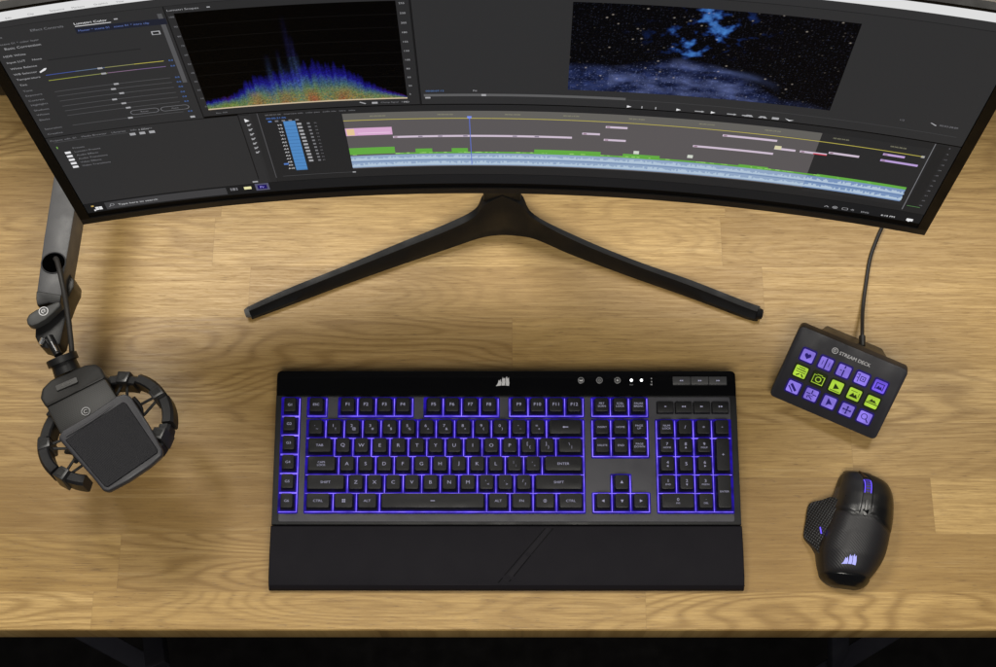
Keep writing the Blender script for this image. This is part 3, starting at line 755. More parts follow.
row(4*U, [(1, w2('NUM', 'LOCK')), (1, one('/')), (1, one('*')), (1, one('-'))], 'key', NP)
ar = lambda t, a: [(t, 0, 1.4, 4.4), ('@'+a, 0, -2.4, 1.3)]
row(3*U, [(1, np_('7', 'HOME')), (1, ar('8', 'UP')), (1, np_('9', 'PGUP'))], 'key', NP)
row(2*U, [(1, ar('4', 'LF')), (1, one('5')), (1, ar('6', 'RT'))], 'key', NP)
row(1*U, [(1, np_('1', 'END')), (1, ar('2', 'DN')), (1, np_('3', 'PGDN'))], 'key', NP)
row(0, [(2, np_('0', 'INS')), (1, np_('.', 'DEL'))], 'key', NP)
key('key', NP+3*U, 2*U, NP+4*U, 4*U, one('+')); key('key', NP+3*U, 0, NP+4*U, 2*U, [('ENTER', 0, 0, 2.7)])
vline(NP+4*U, 0, 5*U)
for i in range(6):
    y = .0+i*1.045*U; xa = -169.4
    block(xa, y, None, None, xa+.93*U, y+U); vline(xa, y, y+U); vline(xa+.93*U, y, y+U); hline(xa-.4, xa+.93*U+.4, y); hline(xa-.4, xa+.93*U+.4, y+U)
    key('macro_key', xa, y, xa+.93*U, y+U, [('G%d' % (i and 6-i or 6), 0, 0, 3.6)])
bl.build('backlight', keyboard, local=True)
yb = FB+.10*U
for i, t in enumerate(('STOP', 'PREV', 'PLAY', 'NEXT')):
    lg = {'STOP': [('@BAR', 0, 0, 1.0)], 'PREV': [('@LF', -1.2, 0, 1.2), ('@LF', 1.2, 0, 1.2)], 'PLAY': [('@RT', -1.2, 0, 1.2), ('@BAR', 1.2, 0, .8)], 'NEXT': [('@RT', -1.2, 0, 1.2), ('@RT', 1.2, 0, 1.2)]}[t]
    key('media_key', NP+i*U, yb, NP+(i+1)*U, yb+14, lg, h=5.2)
x0, y0 = kpx(672, 386); x1, y1 = kpx(726, 377)
for i in range(3):
    xa = x0+(x1-x0)*i/3; xb = x0+(x1-x0)*(i+1)/3
    m = MB(); m.prism([(x, y, 4.4) for x, y in rrect(xa+.3, y0+.8, xb-.3, y1-.5, .4, 2)], [(x, y, 2) for x, y in rrect(xa+.2, y0, xb-.2, y1, .4, 2)], mat('media_button', (.05, .05, .053), .4), .4, 2, edges='top')
    c = (xa+xb)/2
    if i < 2:
        for dx in (-1.1, .9): local_poly(m, [(c+dx+(-1.1 if i == 0 else 1.1)*math.cos(math.radians(a)), (y0+y1)/2+1.1*math.sin(math.radians(a))) for a in (0, 120, 240)], 4.6, LEGEND)
    else:
        for dx in (-1.1, .9): local_poly(m, [(c+dx+1.1*math.cos(math.radians(a)), (y0+y1)/2+1.1*math.sin(math.radians(a))) for a in (0, 120, 240)], 4.6, LEGEND)
    m.build('media_key', keyboard, local=True)

# palm rest, lying flat on the desk
b = MB(); yr, yf = -13.2, -77.6; xa, xb = -54.67+A0-.6, -54.67+A1+.6
prof = [(yr, 2), (yr, 13.6), (yr-1.2, 14.6), (yr-30, 14.4), (yf+12, 12.0), (yf+4.5, 9.4), (yf+1.2, 6), (yf, 2)]
prof_s = prof
rows = [[Vector((x, y, z)) for y, z in prof_s] for x in (xa, xa+.8, xb-.8, xb)]
for i in (0, 3): rows[i] = [Vector((rows[i][k].x, p[0], max(2, p[1]-.8))) for k, p in enumerate(prof_s)]
b.grid(rows, REST, closed=True); n = len(prof_s); b.f += [list(range(n)), [3*n+k for k in reversed(range(n))]]; b.mi += [0, 0]; b.sm += [False, False]
rest = b.build('palm_rest', keyboard, sharp=25)
def restz(y): return interp(y, sorted(prof[2:7]))
GRV = mat('groove_rubber', (.003, .003, .0035), .8, .1); RIM = mat('palm_rest_inlay', (.0095, .0085, .0115), .6, .12, vary=.05)
b = MB()
def strip(p0, p1, w, m, lift):
    p0 = at(*p0, 14); p1 = at(*p1, 11); d = (p1-p0); d.z = 0; d.normalize(); pr = Vector((-d.y, d.x, 0))*w/2; rows = []
    for i in range(13):
        c = p0.lerp(p1, i/12); rows.append([Vector((c.x-pr.x, c.y-pr.y, restz(c.y-pr.y)+lift)), Vector((c.x+pr.x, c.y+pr.y, restz(c.y+pr.y)+lift))])
    b.grid(rows, m)
strip((545, 528.5), (498, 583), .9, GRV, .10); strip((553, 528.5), (506, 585.5), .9, GRV, .10); strip((549, 528.5), (502, 585.5), 4.5, RIM, .05)
strip((269.5, 584.6), (491, 584.6), .7, RIM, .10); strip((505, 585.4), (745, 585.4), .7, RIM, .10)
b.build('rest_groove', rest)

# ------------------------------------------------------------------ stream controller
SDX, SDY, SDZ, SYAW, STL = 351.67, 130.43, 43.04, -0.43178, 0.70001
deck = thing('button_controller', 'black button controller with fifteen lit violet and green icon keys tilted on its stand', 'button controller', (SDX, SDY, 0), (0, 0, SYAW))
e2 = Vector((0, math.cos(STL), math.sin(STL))); e3 = Vector((0, -math.sin(STL), math.cos(STL)))
def fp(a, c, d=0.0): return Vector((a, 0, SDZ))+e2*c+e3*d
o = rrect(-59, -42, 59, 42, 5, 5)
DECKM = mat('controller_plastic', (.017, .0165, .022), .5, .32, bump=(2200, .25))
b = MB(); b.prism([fp(x, y, 0) for x, y in o], [fp(x, y, -15) for x, y in o], DECKM, 1.2, 2, edges='top'); body = b.build('body', deck, local=True)
b = MB()
back = [fp(-40, 38, -15.2), fp(40, 38, -15.2), fp(34, -38, -15.2), fp(-34, -38, -15.2)]
foot = [Vector((-30, 73, 1)), Vector((34, 73, 1)), Vector((38, -12, 1)), Vector((-38, -12, 1))]
b.prism(back, foot, mat('controller_stand', (.03, .026, .022), .45), 2, 2)
b.build('stand', deck, local=True)
def dpoly(mb, pts, a, c, m, d=.25): mb.add([fp(a+x, c+y, d) for x, y in pts], [tuple(range(len(pts)))], m, False)
b = MB()
rows = []
for i in range(24):
    t = 2*math.pi*i/24; rows.append([fp(-16.6+2.6*math.cos(t), 31.3+2.6*math.sin(t), .2), fp(-16.6+3.3*math.cos(t), 31.3+3.3*math.sin(t), .2)])
rows.append(rows[0]); b.grid(rows, WHITE_PRINT)
rows = []
for i in range(13):
    t = math.radians(40+270*i/12); rows.append([fp(-16.6+1.0*math.cos(t), 31.3+1.0*math.sin(t), .2), fp(-16.6+1.6*math.cos(t), 31.3+1.6*math.sin(t), .2)])
b.grid(rows, WHITE_PRINT); dpoly(b, [(0, -.25), (1.6, -.25), (1.6, .3), (0, .3)], -16.6, 31.3, WHITE_PRINT, .2)
vs, fs, w, hh = text2d('STREAM DECK'); k = 33.5/w
b.add([fp(5.2+x*k, 31.0+y*5.2, .2) for x, y in vs], fs, WHITE_PRINT, False)
b.add([fp(5.3+x*k, 31.08+y*5.2, .21) for x, y in vs], fs, WHITE_PRINT, False)
b.build('lettering', body, local=True)
VIO = glow('key_violet', (.29, .205, .86), 1.0); VIOD = glow('key_violet_deep', (.19, .11, .86), 1.0); GRN = glow('key_green', (.46, .72, .055), 1.0)
INK = glow('key_icon_violet', (.022, .012, .16), .9); INKG = glow('key_icon_green', (.020, .030, .004), .9)
uneven(VIO, .68, 1.12, 48); uneven(VIOD, .7, 1.1, 48); uneven(GRN, .66, 1.1, 48)
for q_ in (VIO, VIOD, GRN):
    q_.node_tree.nodes['Principled BSDF'].inputs['Coat Weight'].default_value = .6; q_.node_tree.nodes['Principled BSDF'].inputs['Coat Roughness'].default_value = .12
R = lambda x0, y0, x1, y1: [(x0, y0), (x1, y0), (x1, y1), (x0, y1)]
ICON = [
 [[(0, -3.6), (3.2, -.4), (3.4, 1.6), (2.0, 2.8), (.7, 2.4), (0, 1.5), (-.7, 2.4), (-2, 2.8), (-3.4, 1.6), (-3.2, -.4)]],
 [R(-.7, -6, .7, 6), R(-3.8, -2.5, -3.2, 2.5), R(3.2, -2.5, 3.8, 2.5)],
 [R(-.7, -6, .7, 1.5), R(-.7, 3, .7, 6), R(-4, -.5, -2, .5)],
 [R(-3.6, -4.8, -2.9, 4.8), R(-1.5, -2.6, 4, -1.8), R(-1.5, 2.0, 4, 2.8), R(-1.5, -1.8, -.7, 2), R(3.2, -1.8, 4, 2), [(.2, 0), (2, -1.3), (2, 1.3)], R(-5.5, 3.2, -3.6, 4), R(-5.5, -.4, -3.6, .4)],
 [R(-4.4, 2.6, 4.4, 3.5), R(-4.4, -4.2, -3.5, 2.6), R(3.5, -4.2, 4.4, 2.6), [(-3.5, -3.6), (-1, .6), (.6, -1.2), (1.8, .2), (3.5, -3.6)]],
 [R(-5, 1.6, 5, 2.5), R(-5, -.8, 5, -.1), [(-4, -4.6), (-.5, -2), (0, -3), (-2.5, -5.2)], [(2, -1.8), (4.8, -4.8), (3.6, -5.4), (1, -2.6)], R(-3, 4, 3.5, 4.8)],
 None,
 [[(-2.4, -3.4), (-2.4, 3.4), (3.6, -1.0)], R(-5.4, -5.2, 5.4, -4.5)],
 [[(-4.8, -3.6), (-1.4, 1.6), (.4, -1), (1.8, .8), (4.6, -3.6)], R(-4.6, 3.0, 2.2, 3.6), R(4.4, -2, 5.0, 3)],
 [[(-3.6, .2), (-1.2, 3.4), (.2, 1.6), (1.6, 2.8), (3.8, .2)], R(-6.2, -2.4, 6.2, -1.4), R(-5, -.6, 5, 0)],
 [[(-4.2, 2.0), (-2.4, 4.0), (4.2, -2.2), (2.6, -4.2)], [(-5.8, 0), (-4.6, .6), (1.4, -5.4), (.2, -5.8)]],
 [R(-5.4, .2, -1, 1.2), R(1, .2, 5.4, 1.2), R(-.6, 1, .6, 5.4), [(-2.4, -2.2), (-1.6, -1.6), (2.6, -4.6), (1.8, -5.2)], R(-2.4, -1.6, 2.4, -1.0), R(-3.6, -4.6, -2.6, -1.6)],
 [[(-2.2, 4.6), (-2.2, -4.6), (.4, -1.8), (4.2, -1.6)]],
 [R(-.6, -4, .6, 4), R(-4, -.6, 4, .6), [(-1.6, 3.2), (0, 5), (1.6, 3.2)], [(-1.6, -3.2), (0, -5), (1.6, -3.2)], [(-3.2, -1.6), (-5, 0), (-3.2, 1.6)], [(3.2, -1.6), (5, 0), (3.2, 1.6)]],
 None]
for i in range(15):
    r, c = divmod(i, 5); a = (c-2)*19.7; v = (14.8, -4.1, -22.9)[r]
    green = r == 1; outline_only = i == 6
    face = (GRN if green else (VIOD if i == 4 else VIO)); ink = INKG if green else INK
    kb_ = MB(); oo = rrect(-8.1, -8.0, 8.1, 8.0, 2.4, 4)
    kb_.prism([fp(a+x, v+y, .9) for x, y in oo], [fp(a+x, v+y, -.5) for x, y in oo], glow('key_rim_green' if green else 'key_rim_violet', (.012, .018, .004) if green else (.018, .008, .16), .8), .5, 2, edges='top')
    kk = kb_.build('icon_key', deck, local=True)
    ic = MB(); base = rrect(-6.5, -6.3, 6.5, 6.3, 1.4, 3)
    dpoly(ic, base, a, v, INKG if outline_only else face, 1.0)
    if outline_only:
        for s_ in (R(-6, -5.6, 6, -4.8), R(-6, -4.8, -5.3, 3.6), R(5.3, -4.8, 6, 3.6), R(-6, 3.4, -2.4, 4.1), R(2.4, 3.4, 6, 4.1), R(-2.8, 4.6, 2.8, 5.2)): dpoly(ic, s_, a, v, GRN, 1.1)
        rows = [[fp(a+2.3*math.cos(t*.3927), v-.4+2.3*math.sin(t*.3927), 1.1), fp(a+3.2*math.cos(t*.3927), v-.4+3.2*math.sin(t*.3927), 1.1)] for t in range(17)]
        ic.grid(rows, GRN)
    elif ICON[i]:
        for s_ in ICON[i]: dpoly(ic, s_, a, v, ink, 1.1)
    else:
        rows = [[fp(a-.8+2.6*math.cos(t*.3927), v+1+2.6*math.sin(t*.3927), 1.1), fp(a-.8+3.4*math.cos(t*.3927), v+1+3.4*math.sin(t*.3927), 1.1)] for t in range(17)]
        ic.grid(rows, ink); dpoly(ic, [(1.2, -1.6), (2.0, -.8), (5, -4), (4.2, -4.8)], a, v, ink, 1.1)
    ic.build('icon', kk, local=True)
CABLE = mat('cable_rubber', (.012, .010, .009), .5)
cp = [at(862, 342, 26), at(862, 330, 22), at(862.5, 310, 8), at(865.5, 285, 2.6), at(870, 258, 2.6), at(877, 238, 2.6), at(884, 220, 2.6), at(888, 190, 2.6), at(886, 150, 2.6), at(880, 110, 2.6)]
b = MB(); b.tube(smooth_line(cp, 8), 2.1, CABLE, 10); b.build('cable', deck)
b = MB(); b.tube([at(862, 346, 26), at(862, 336, 25)], 3.4, CABLE, 12); b.build('cable_boot', deck)

# ------------------------------------------------------------------ mouse
MO = at(850, 530, 0); FA = math.radians(7.5); FW = Vector((math.sin(FA), math.cos(FA), 0)); SD = Vector((math.cos(FA), -math.sin(FA), 0))
mouse = thing('computer_mouse', 'black computer mouse with violet lit wheel and white glowing emblem', 'mouse', MO)
def ml(px, py, z=12):
    d = at(px, py, z)-MO; return d.dot(FW), d.dot(SD)
RIGHT = sorted([ml(*q) for q in ((873.5, 476.3), (881, 479.5), (889, 485), (893, 494.6), (894.2, 505), (893.5, 520), (891, 535.6), (886.5, 554.8), (878, 570), (867, 582.4), (858, 589.5), (853, 592))])
LEFT = sorted([ml(*q) for q in ((845, 471), (842, 473.5), (838.8, 481), (834.6, 493.6), (831.5, 502), (827, 516), (822, 530), (817.2, 546), (817.4, 556), (819.8, 570), (825.8, 582.4), (832, 588), (839, 591.2), (843, 592))])
T0, T1_ = -62.3, ml(855, 471.2)[0]+.3
HT = [(-64, 3), (-62.3, 6), (-60, 13), (-56, 19), (-52, 24), (-45, 30), (-30, 37.5), (-10, 41.5), (8, 41.8), (18, 40.8), (32, 36.5), (45, 30), (54, 23), (58, 18), (60.5, 11), (63, 4)]
def rounded(tab):
    out = [(q.x, q.y) for q in smooth_line([Vector((a, c, 0)) for a, c in tab], 6)]; return sorted(out)
RIGHT = rounded(RIGHT); LEFT = rounded(LEFT)
def msurf(t, u, off=0.0):
    def P(t, u):
        l = interp(max(t, -49), LEFT); r = interp(max(t, -49), RIGHT); H = interp(t, HT)
        if t < -49:
            q = math.sqrt(max(0, 1-((-49-t)/13.6)**2)); cc = (l+r)/2+1.5*(1-q); hw = (r-l)/2*(.12+.88*q); l, r = cc-hw, cc+hw
        x = (l+r)/2+(r-l)/2*u; z = 3+(H-3)*max(0, 1-abs(u)**2.7)**.58
        tilt = -.05*u*H*.3
        return MO+FW*t+SD*x+Vector((0, 0, z+tilt))
    p = P(t, u)
    if off:
        e = .02; a = P(t+1, u)-P(t-1, u); c = P(t, min(.999, u+e))-P(t, max(-.999, u-e)); n = c.cross(a)
        if n.z < 0: n = -n
        p = p+n.normalized()*off
    return p
UU = [math.sin(math.pi/2*(i/20-1)) for i in range(41)]
b = MB(); TT = [T0+(T1_-T0)*(1-math.cos(math.pi*i/56))/2 for i in range(57)]
b.grid([[msurf(t, u) for u in UU] for t in TT], mat('mouse_shell', (.006, .006, .0065), .4)); n = 41
b.f += [list(range(41)), [56*41+k for k in reversed(range(41))]]; b.mi += [0, 0]; b.sm += [True, True]
low = [[msurf(t, u)-Vector((0, 0, 0)) for u in (-1, 1)] for t in TT]
b.grid([[p[0], Vector((p[0].x, p[0].y, 1))] for p in low], b.ms[0]); b.grid([[p[1], Vector((p[1].x, p[1].y, 1))] for p in low], b.ms[0])
shell = b.build('shell', mouse, sharp=60)
def patch(name, t0f, t1f, u0f, u1f, m, off=.75, nt_=26, nu=22, parent=mouse):
    mb = MB(); rows = []
    for i in range(nt_+1):
        r = []
        for j in range(nu+1):
            fu = j/nu; u = u0f+(u1f-u0f)*fu if not callable(u0f) else None
            t0 = t0f(u) if callable(t0f) else t0f; t1 = t1f(u) if callable(t1f) else t1f
            t = t0+(t1-t0)*i/nt_
            edge = i in (0, nt_) or j in (0, nu)
            r.append(msurf(t, u, (.2 if name == 'tail_panel' else -.3) if edge else off))
        rows.append(r)
    mb.grid(rows, m); return mb.build(name, parent, sharp=70)
split = lambda u: interp(u, [(-1, 16), (-.7, 12.5), (-.35, 8), (0, 8), (.25, 7), (.6, 0), (1, -5)])
SHINE = mat('mouse_button_plastic', (.009, .009, .010), .40, .8, bump=(2600, .15)); DARKB = mat('mouse_dark_button', (.005, .005, .0055), .34, .35)
SOFT = hatch_material('mouse_soft_grip', (.012, .0115, .0135), .50, 2900, math.radians(38), .14)
patch('left_button', lambda u: split(u)+.5, T1_-1.2, -.93, -.19, SHINE)
patch('right_button', lambda u: split(u)+.5, T1_-1.2, .065, .96, DARKB)
patch('rear_grip', -50, lambda u: split(u)-.5, -.9, .9, SOFT, .7)
patch('tail_panel', -62.25, -50.5, -.975, .975, mat('tail_gloss', (.004, .004, .0045), .22, .5), .55)
# slot, wheel and the two small buttons
b = MB()
o = [msurf(t, u, .5) for t, u in ((57, -.17), (57, .06), (40, .055), (12, .045), (7.5, .01), (6, -.05), (7.5, -.11), (12, -.15), (40, -.18))]
b.slab(o, 6, GLOSS, .3, 1); b.build('wheel_slot', mouse)
wc = msurf(36.5, -.075); wc.z -= 7.6
PUR = glow('wheel_light', (.16, .10, .95), 1.3)
b = MB()
def wheel(mb, off0, off1, r, m):
    rows = []
    for i in range(33):
        a = 2*math.pi*i/32; rows.append([wc+SD*o_+(FW*math.cos(a)+Vector((0, 0, 1))*math.sin(a))*(r-(.8 if k in (0, 3) else 0)) for k, o_ in enumerate((off0, off0+.5, off1-.5, off1))])
    mb.grid(rows, m)
wheel(b, -2.6, 2.6, 11.0, mat('wheel_rubber', (.03, .028, .035), .5)); wh = b.build('scroll_wheel', mouse)
b = MB(); wheel(b, -3.7, -2.7, 11.2, PUR); wheel(b, 2.7, 3.7, 11.2, PUR)
for a in range(20, 160, 14):
    c = wc+(FW*math.cos(math.radians(a))+Vector((0, 0, 1))*math.sin(math.radians(a)))*11.05
    b.add([c-SD*2.4-FW*.7, c+SD*2.4-FW*.7, c+SD*2.4+FW*.7, c-SD*2.4+FW*.7], [(0, 1, 2, 3)], glow('wheel_notch', (.07, .04, .5), .8))
b.build('wheel_glow', wh)
b = MB(); b.slab([msurf(t, u, 1.6) for t, u in ((23.5, -.115), (23.5, -.01), (12.5, -.01), (11, -.06), (12.5, -.11))], 4, mat('grey_button', (.05, .05, .05), .35), .5, 2); b.build('dpi_button', mouse)
b = MB(); b.slab([msurf(t, u, .9) for t, u in ((58, -.12), (58, .02), (50, .02), (50, -.14))], 3, mat('bronze_plate', (.10, .06, .03), .3, .5, .6), .4, 2); b.build('front_plate', mouse)
b = MB(); b.slab([msurf(t, u, .9) for t, u in ((40, -.97), (41, -.72), (36, -.66), (27, -.68), (23, -.8), (25, -.98))], 4, mat('side_button_plastic', (.03, .028, .032), .3), .6, 2); b.build('side_button', mouse)
# thumb rest
wo = [(830, 496.5, 17), (822, 499.5, 12), (812, 501.8, 7.5), (808.2, 506, 6), (805.8, 520, 5), (803.6, 534.5, 5), (806, 540, 6), (812, 545.5, 9), (820, 554, 15), (829, 548, 21), (834, 530, 25), (838, 512, 26), (838, 499, 23)]
b = MB(); top = smooth_line([at(x, y, z) for x, y, z in wo+wo[:1]], 3)[:-1]
b.prism(top, [Vector((p.x, p.y, 1.5)) for p in top], hatch_material('thumb_rest_rubber', (.008, .0078, .0088), .42, 2600, math.radians(-35), .55, True), .9, 2, edges='top'); b.build('thumb_rest', mouse, sharp=30)
b = MB(); b.tube([at(820, 527, 17.6), at(821.2, 533.5, 18.4)], .7, PUR, 8); b.build('side_light', mouse)
lt, lx_ = ml(849.8, 559, 33)
def on_mouse(x, y):
    t = lt+y; l = interp(t, LEFT); r = interp(t, RIGHT); return msurf(t, (lx_+x-(l+r)/2)/((r-l)/2), 1.15)
b = MB(); sails(b, on_mouse, 1.06, glow('emblem_light', (.46, .46, 1.0), 1.1)); b.build('emblem', mouse)

# ------------------------------------------------------------------ microphone arm
ARMZ = 130
arm = thing('microphone_boom', 'black low microphone boom reaching out from under the monitor on the left', 'microphone boom', at(-5, 75, 0))
tl_ = [at(55, 167, ARMZ), at(43.4, 240, ARMZ), at(37, 288.6, ARMZ), at(36, 297, ARMZ), at(60.8, 301, ARMZ), at(62.5, 280, ARMZ), at(69.5, 240, ARMZ), at(77.6, 190, ARMZ), at(96, 70, ARMZ), at(71, 70, ARMZ)]
b = MB(); b.slab(tl_, 36, ARM, 1.4, 2); seg = b.build('arm_tube', arm)
hc = at(53.3, 263, ARMZ+.3)
b = MB(); b.add([hc+Vector((11.6*math.cos(i*.2618), 10.8*math.sin(i*.2618), .5)) for i in range(24)], [tuple(range(24))], mat('hole_shade', (.0008, .0008, .0008), .9, 0))  # black disc laid on the arm stands in for the hole's shade
b.grid([[hc+Vector((r_*math.cos(i*.2618), r_*.93*math.sin(i*.2618), z_)) for r_, z_ in ((11.5, .5), (12.1, 1.1), (12.9, .1))] for i in range(25)], ARM)
b.build('cable_hole', seg)
b = MB(); b.slab([at(36, 291, ARMZ+2.2), at(61, 295, ARMZ+2.2), at(60, 305, ARMZ+1), at(48, 303, ARMZ+1), at(37, 306, ARMZ+1), at(35.6, 299, ARMZ+2)], 34, BLACK, 1.6, 3); b.build('end_cap', arm)
b = MB(); b.slab([at(62, 262, 112), at(74, 280, 112), at(73.5, 287, 112), at(69, 296, 112), at(63, 312, 112), at(60, 300, 112)], 30, mat('bronze_black_plastic', (.016, .013, .009), .4), 2, 2); b.build('joint_cover', arm)
b = MB(); b.slab([at(x, y, 124) for x, y in ((35, 320), (42, 312), (64, 306), (65.5, 318), (60, 343), (52, 350), (40, 347), (34.5, 337))], 26, BLACK, 2.5, 2); b.build('tilt_joint', arm)
KN = mat('knob_rubber', (.035, .036, .036), .5, bump=(1500, .2))
b = MB(); b.slab([at(x, y, 139) for x, y in ((26, 319.5), (28.5, 314.5), (36, 309.5), (46, 306), (56, 301.8), (60, 301.8), (60.5, 305.5), (52, 313.5), (45, 319.5), (37, 324), (31, 326), (27, 324.5))], 12, KN, 2.2, 3); kn = b.build('clamp_knob', arm)
kc = at(43.2, 311.3, 139.4); b = MB()
b.grid([[kc+Vector((r_*math.cos(i*.2618), r_*math.sin(i*.2618), 0)) for r_ in (3.9, 4.7)] for i in range(25)], WHITE_PRINT)
b.grid([[kc+Vector((r_*math.cos(.7+i*.2618*1.4), r_*math.sin(.7+i*.2618*1.4), 0)) for r_ in (1.5, 2.3)] for i in range(13)], WHITE_PRINT)
b.add([kc+Vector(q) for q in ((0, -.4, 0), (2.3, -.4, 0), (2.3, .4, 0), (0, .4, 0))], [(0, 1, 2, 3)], WHITE_PRINT); b.build('emblem', kn)
b = MB(); b.tube([at(49, 338, 122), at(54.5, 349, 124), at(58, 355, 124)], [5.2, 4.6, 4.2], BLACK, 16)
b.tube([at(51.3, 342, 128.5), at(56.5, 351.5, 128.5)], 1.3, STEEL, 10); b.tube([at(43, 339, 126), at(40.5, 345, 126)], 2.6, STEEL, 10); b.build('swivel_pin', arm)
b = MB(); b.tube([at(-6, 75, 0), at(-6, 75, 12)], 38, BLACK, 28); b.tube([at(-6, 75, 12), at(-6, 75, 62)], 17, BLACK, 24)
p0, p1 = at(-8, 74, 74), at(84, 74, 84); w_ = Vector((0, 15, 0))
b.prism([p0-w_, p1-w_, p1+w_, p0+w_], [q-Vector((0, 0, 22)) for q in (p0-w_, p1-w_, p1+w_, p0+w_)], BLACK, 2, 2)
b.tube([at(84, 74, 60), at(84, 74, 118)], 14, BLACK, 20); base = b.build('base', arm)
b = MB(); q = at(0, 78.5, 75); b.add([q+Vector((1.6*math.cos(i*.6283), 1.4*math.sin(i*.6283), 0)) for i in range(10)], [tuple(range(10))], WHITE_PRINT); b.build('emblem', base)
b = MB(); b.tube(smooth_line([at(54, 266, 116), at(55.5, 259, 131), at(58, 265, 137), at(62.5, 285, 137), at(66.5, 307, 133), at(69.5, 330, 128), at(71.5, 352, 118), at(70, 362, 104)], 8), 2.7, mat('braided_cable', (.016, .014, .012), .6, bump=(3000, .5)), 12); b.build('cable', arm)

# ------------------------------------------------------------------ microphone
mic = thing('microphone', 'black boxy condenser microphone with a dotted grille hanging on the arm', 'microphone', at(85, 400, 60))
MICM = mat('microphone_body', (.020, .0195, .019), .42, .42, bump=(1800, .2))
def dots_material():
    m = bpy.data.materials.new('dotted_grille'); m.use_nodes = True; nt = m.node_tree; g = NG(nt); bb = nt.nodes['Principled BSDF']
    tc = nt.nodes.new('ShaderNodeTexCoord'); mp = nt.nodes.new('ShaderNodeMapping'); mp.inputs['Rotation'].default_value = (0, 0, math.radians(-26)); mp.inputs['Scale'].default_value = (560, 560, 560)
    nt.links.new(tc.outputs['Object'], mp.inputs[0]); sp = nt.nodes.new('ShaderNodeSeparateXYZ'); nt.links.new(mp.outputs[0], sp.inputs[0])
    ry = g.m('FLOOR', sp.outputs[1]); xx = g.m('FRACT', g.m('ADD', sp.outputs[0], g.m('MULTIPLY', g.m('FRACT', g.m('MULTIPLY', ry, .5)), 1.0))); yy = g.m('FRACT', sp.outputs[1])
    d = g.m('SQRT', g.m('ADD', g.m('POWER', g.m('SUBTRACT', xx, .5), 2), g.m('POWER', g.m('SUBTRACT', yy, .5), 2)))
    k = g.rng(d, .28, .36)
    nt.links.new(g.mix(k, (.001, .001, .001, 1), (.018, .0175, .017, 1)), bb.inputs['Base Color']); bb.inputs['Roughness'].default_value = .48; bb.inputs['Specular IOR Level'].default_value = .35
    return m
DOTS = dots_material()
def pz(lst): return [at(x, y, z) for x, y, z in lst]
b = MB(); b.slab(pz([(45, 407, 128), (39.5, 398, 126), (41.5, 388.5, 124), (50, 380, 122), (66, 372.5, 120), (84, 365, 120), (95, 363.5, 122), (101, 367.5, 124), (105.5, 377, 128), (76, 391, 131)]), 40, MICM, 3.2, 3); b.build('body', mic)
b = MB(); b.slab(pz([(46, 407.5, 129), (104.5, 378, 129), (121, 404, 131), (123, 418, 131), (72, 446, 131), (62, 438, 131)]), 38, DOTS, 2.5, 2); gr = b.build('grille', mic)
b = MB()
def plane_at(px, py, z, pts, ang, m, mb):
    c = at(px, py, z); ca, sa = math.cos(ang), math.sin(ang)
    mb.add([c+Vector((x*ca-y*sa, x*sa+y*ca, 0)) for x, y in pts], [tuple(range(len(pts)))], m, False)
AN = math.radians(25)
c = at(85.5, 411.5, 131.4)
b.grid([[c+Vector((r_*math.cos(i*.2618), r_*math.sin(i*.2618), 0)) for r_ in (3.6, 4.3)] for i in range(25)], GREY)
b.grid([[c+Vector((r_*math.cos(1+i*.2618*1.5), r_*math.sin(1+i*.2618*1.5), 0)) for r_ in (1.4, 2.1)] for i in range(13)], GREY)
b.build('emblem', gr)
b = MB(); oo = rrect(-11, -3.1, 11, 3.1, 1.2, 3)
c = at(66.3, 384, 127.2); nrm_t = [c+Vector((x*math.cos(AN)-y*math.sin(AN), x*math.sin(AN)+y*math.cos(AN), -.16*y)) for x, y in oo]
b.slab(nrm_t, 1.5, mat('badge', (.034, .033, .032), .5), .3, 1); bd = b.build('badge', mic)
b = MB(); vs, fs, w, hh = text2d('elgato'); k = 13/w
b.add([c+Vector((x*k*math.cos(AN)-y*3.6*math.sin(AN), x*k*math.sin(AN)+y*3.6*math.cos(AN), .25-.16*y*3.6)) for x, y in vs], fs, mat('badge_letters', (.075, .073, .07), .5), False); b.build('lettering', bd)
b = MB()
b.tube([at(61, 357, 116), at(63.5, 363, 114)], [15.5, 15.5], BLACK, 28); b.tube([at(63, 361.5, 113), at(68, 374, 110)], [12.5, 13.5], BLACK, 28)
b.build('mount_collar', mic)

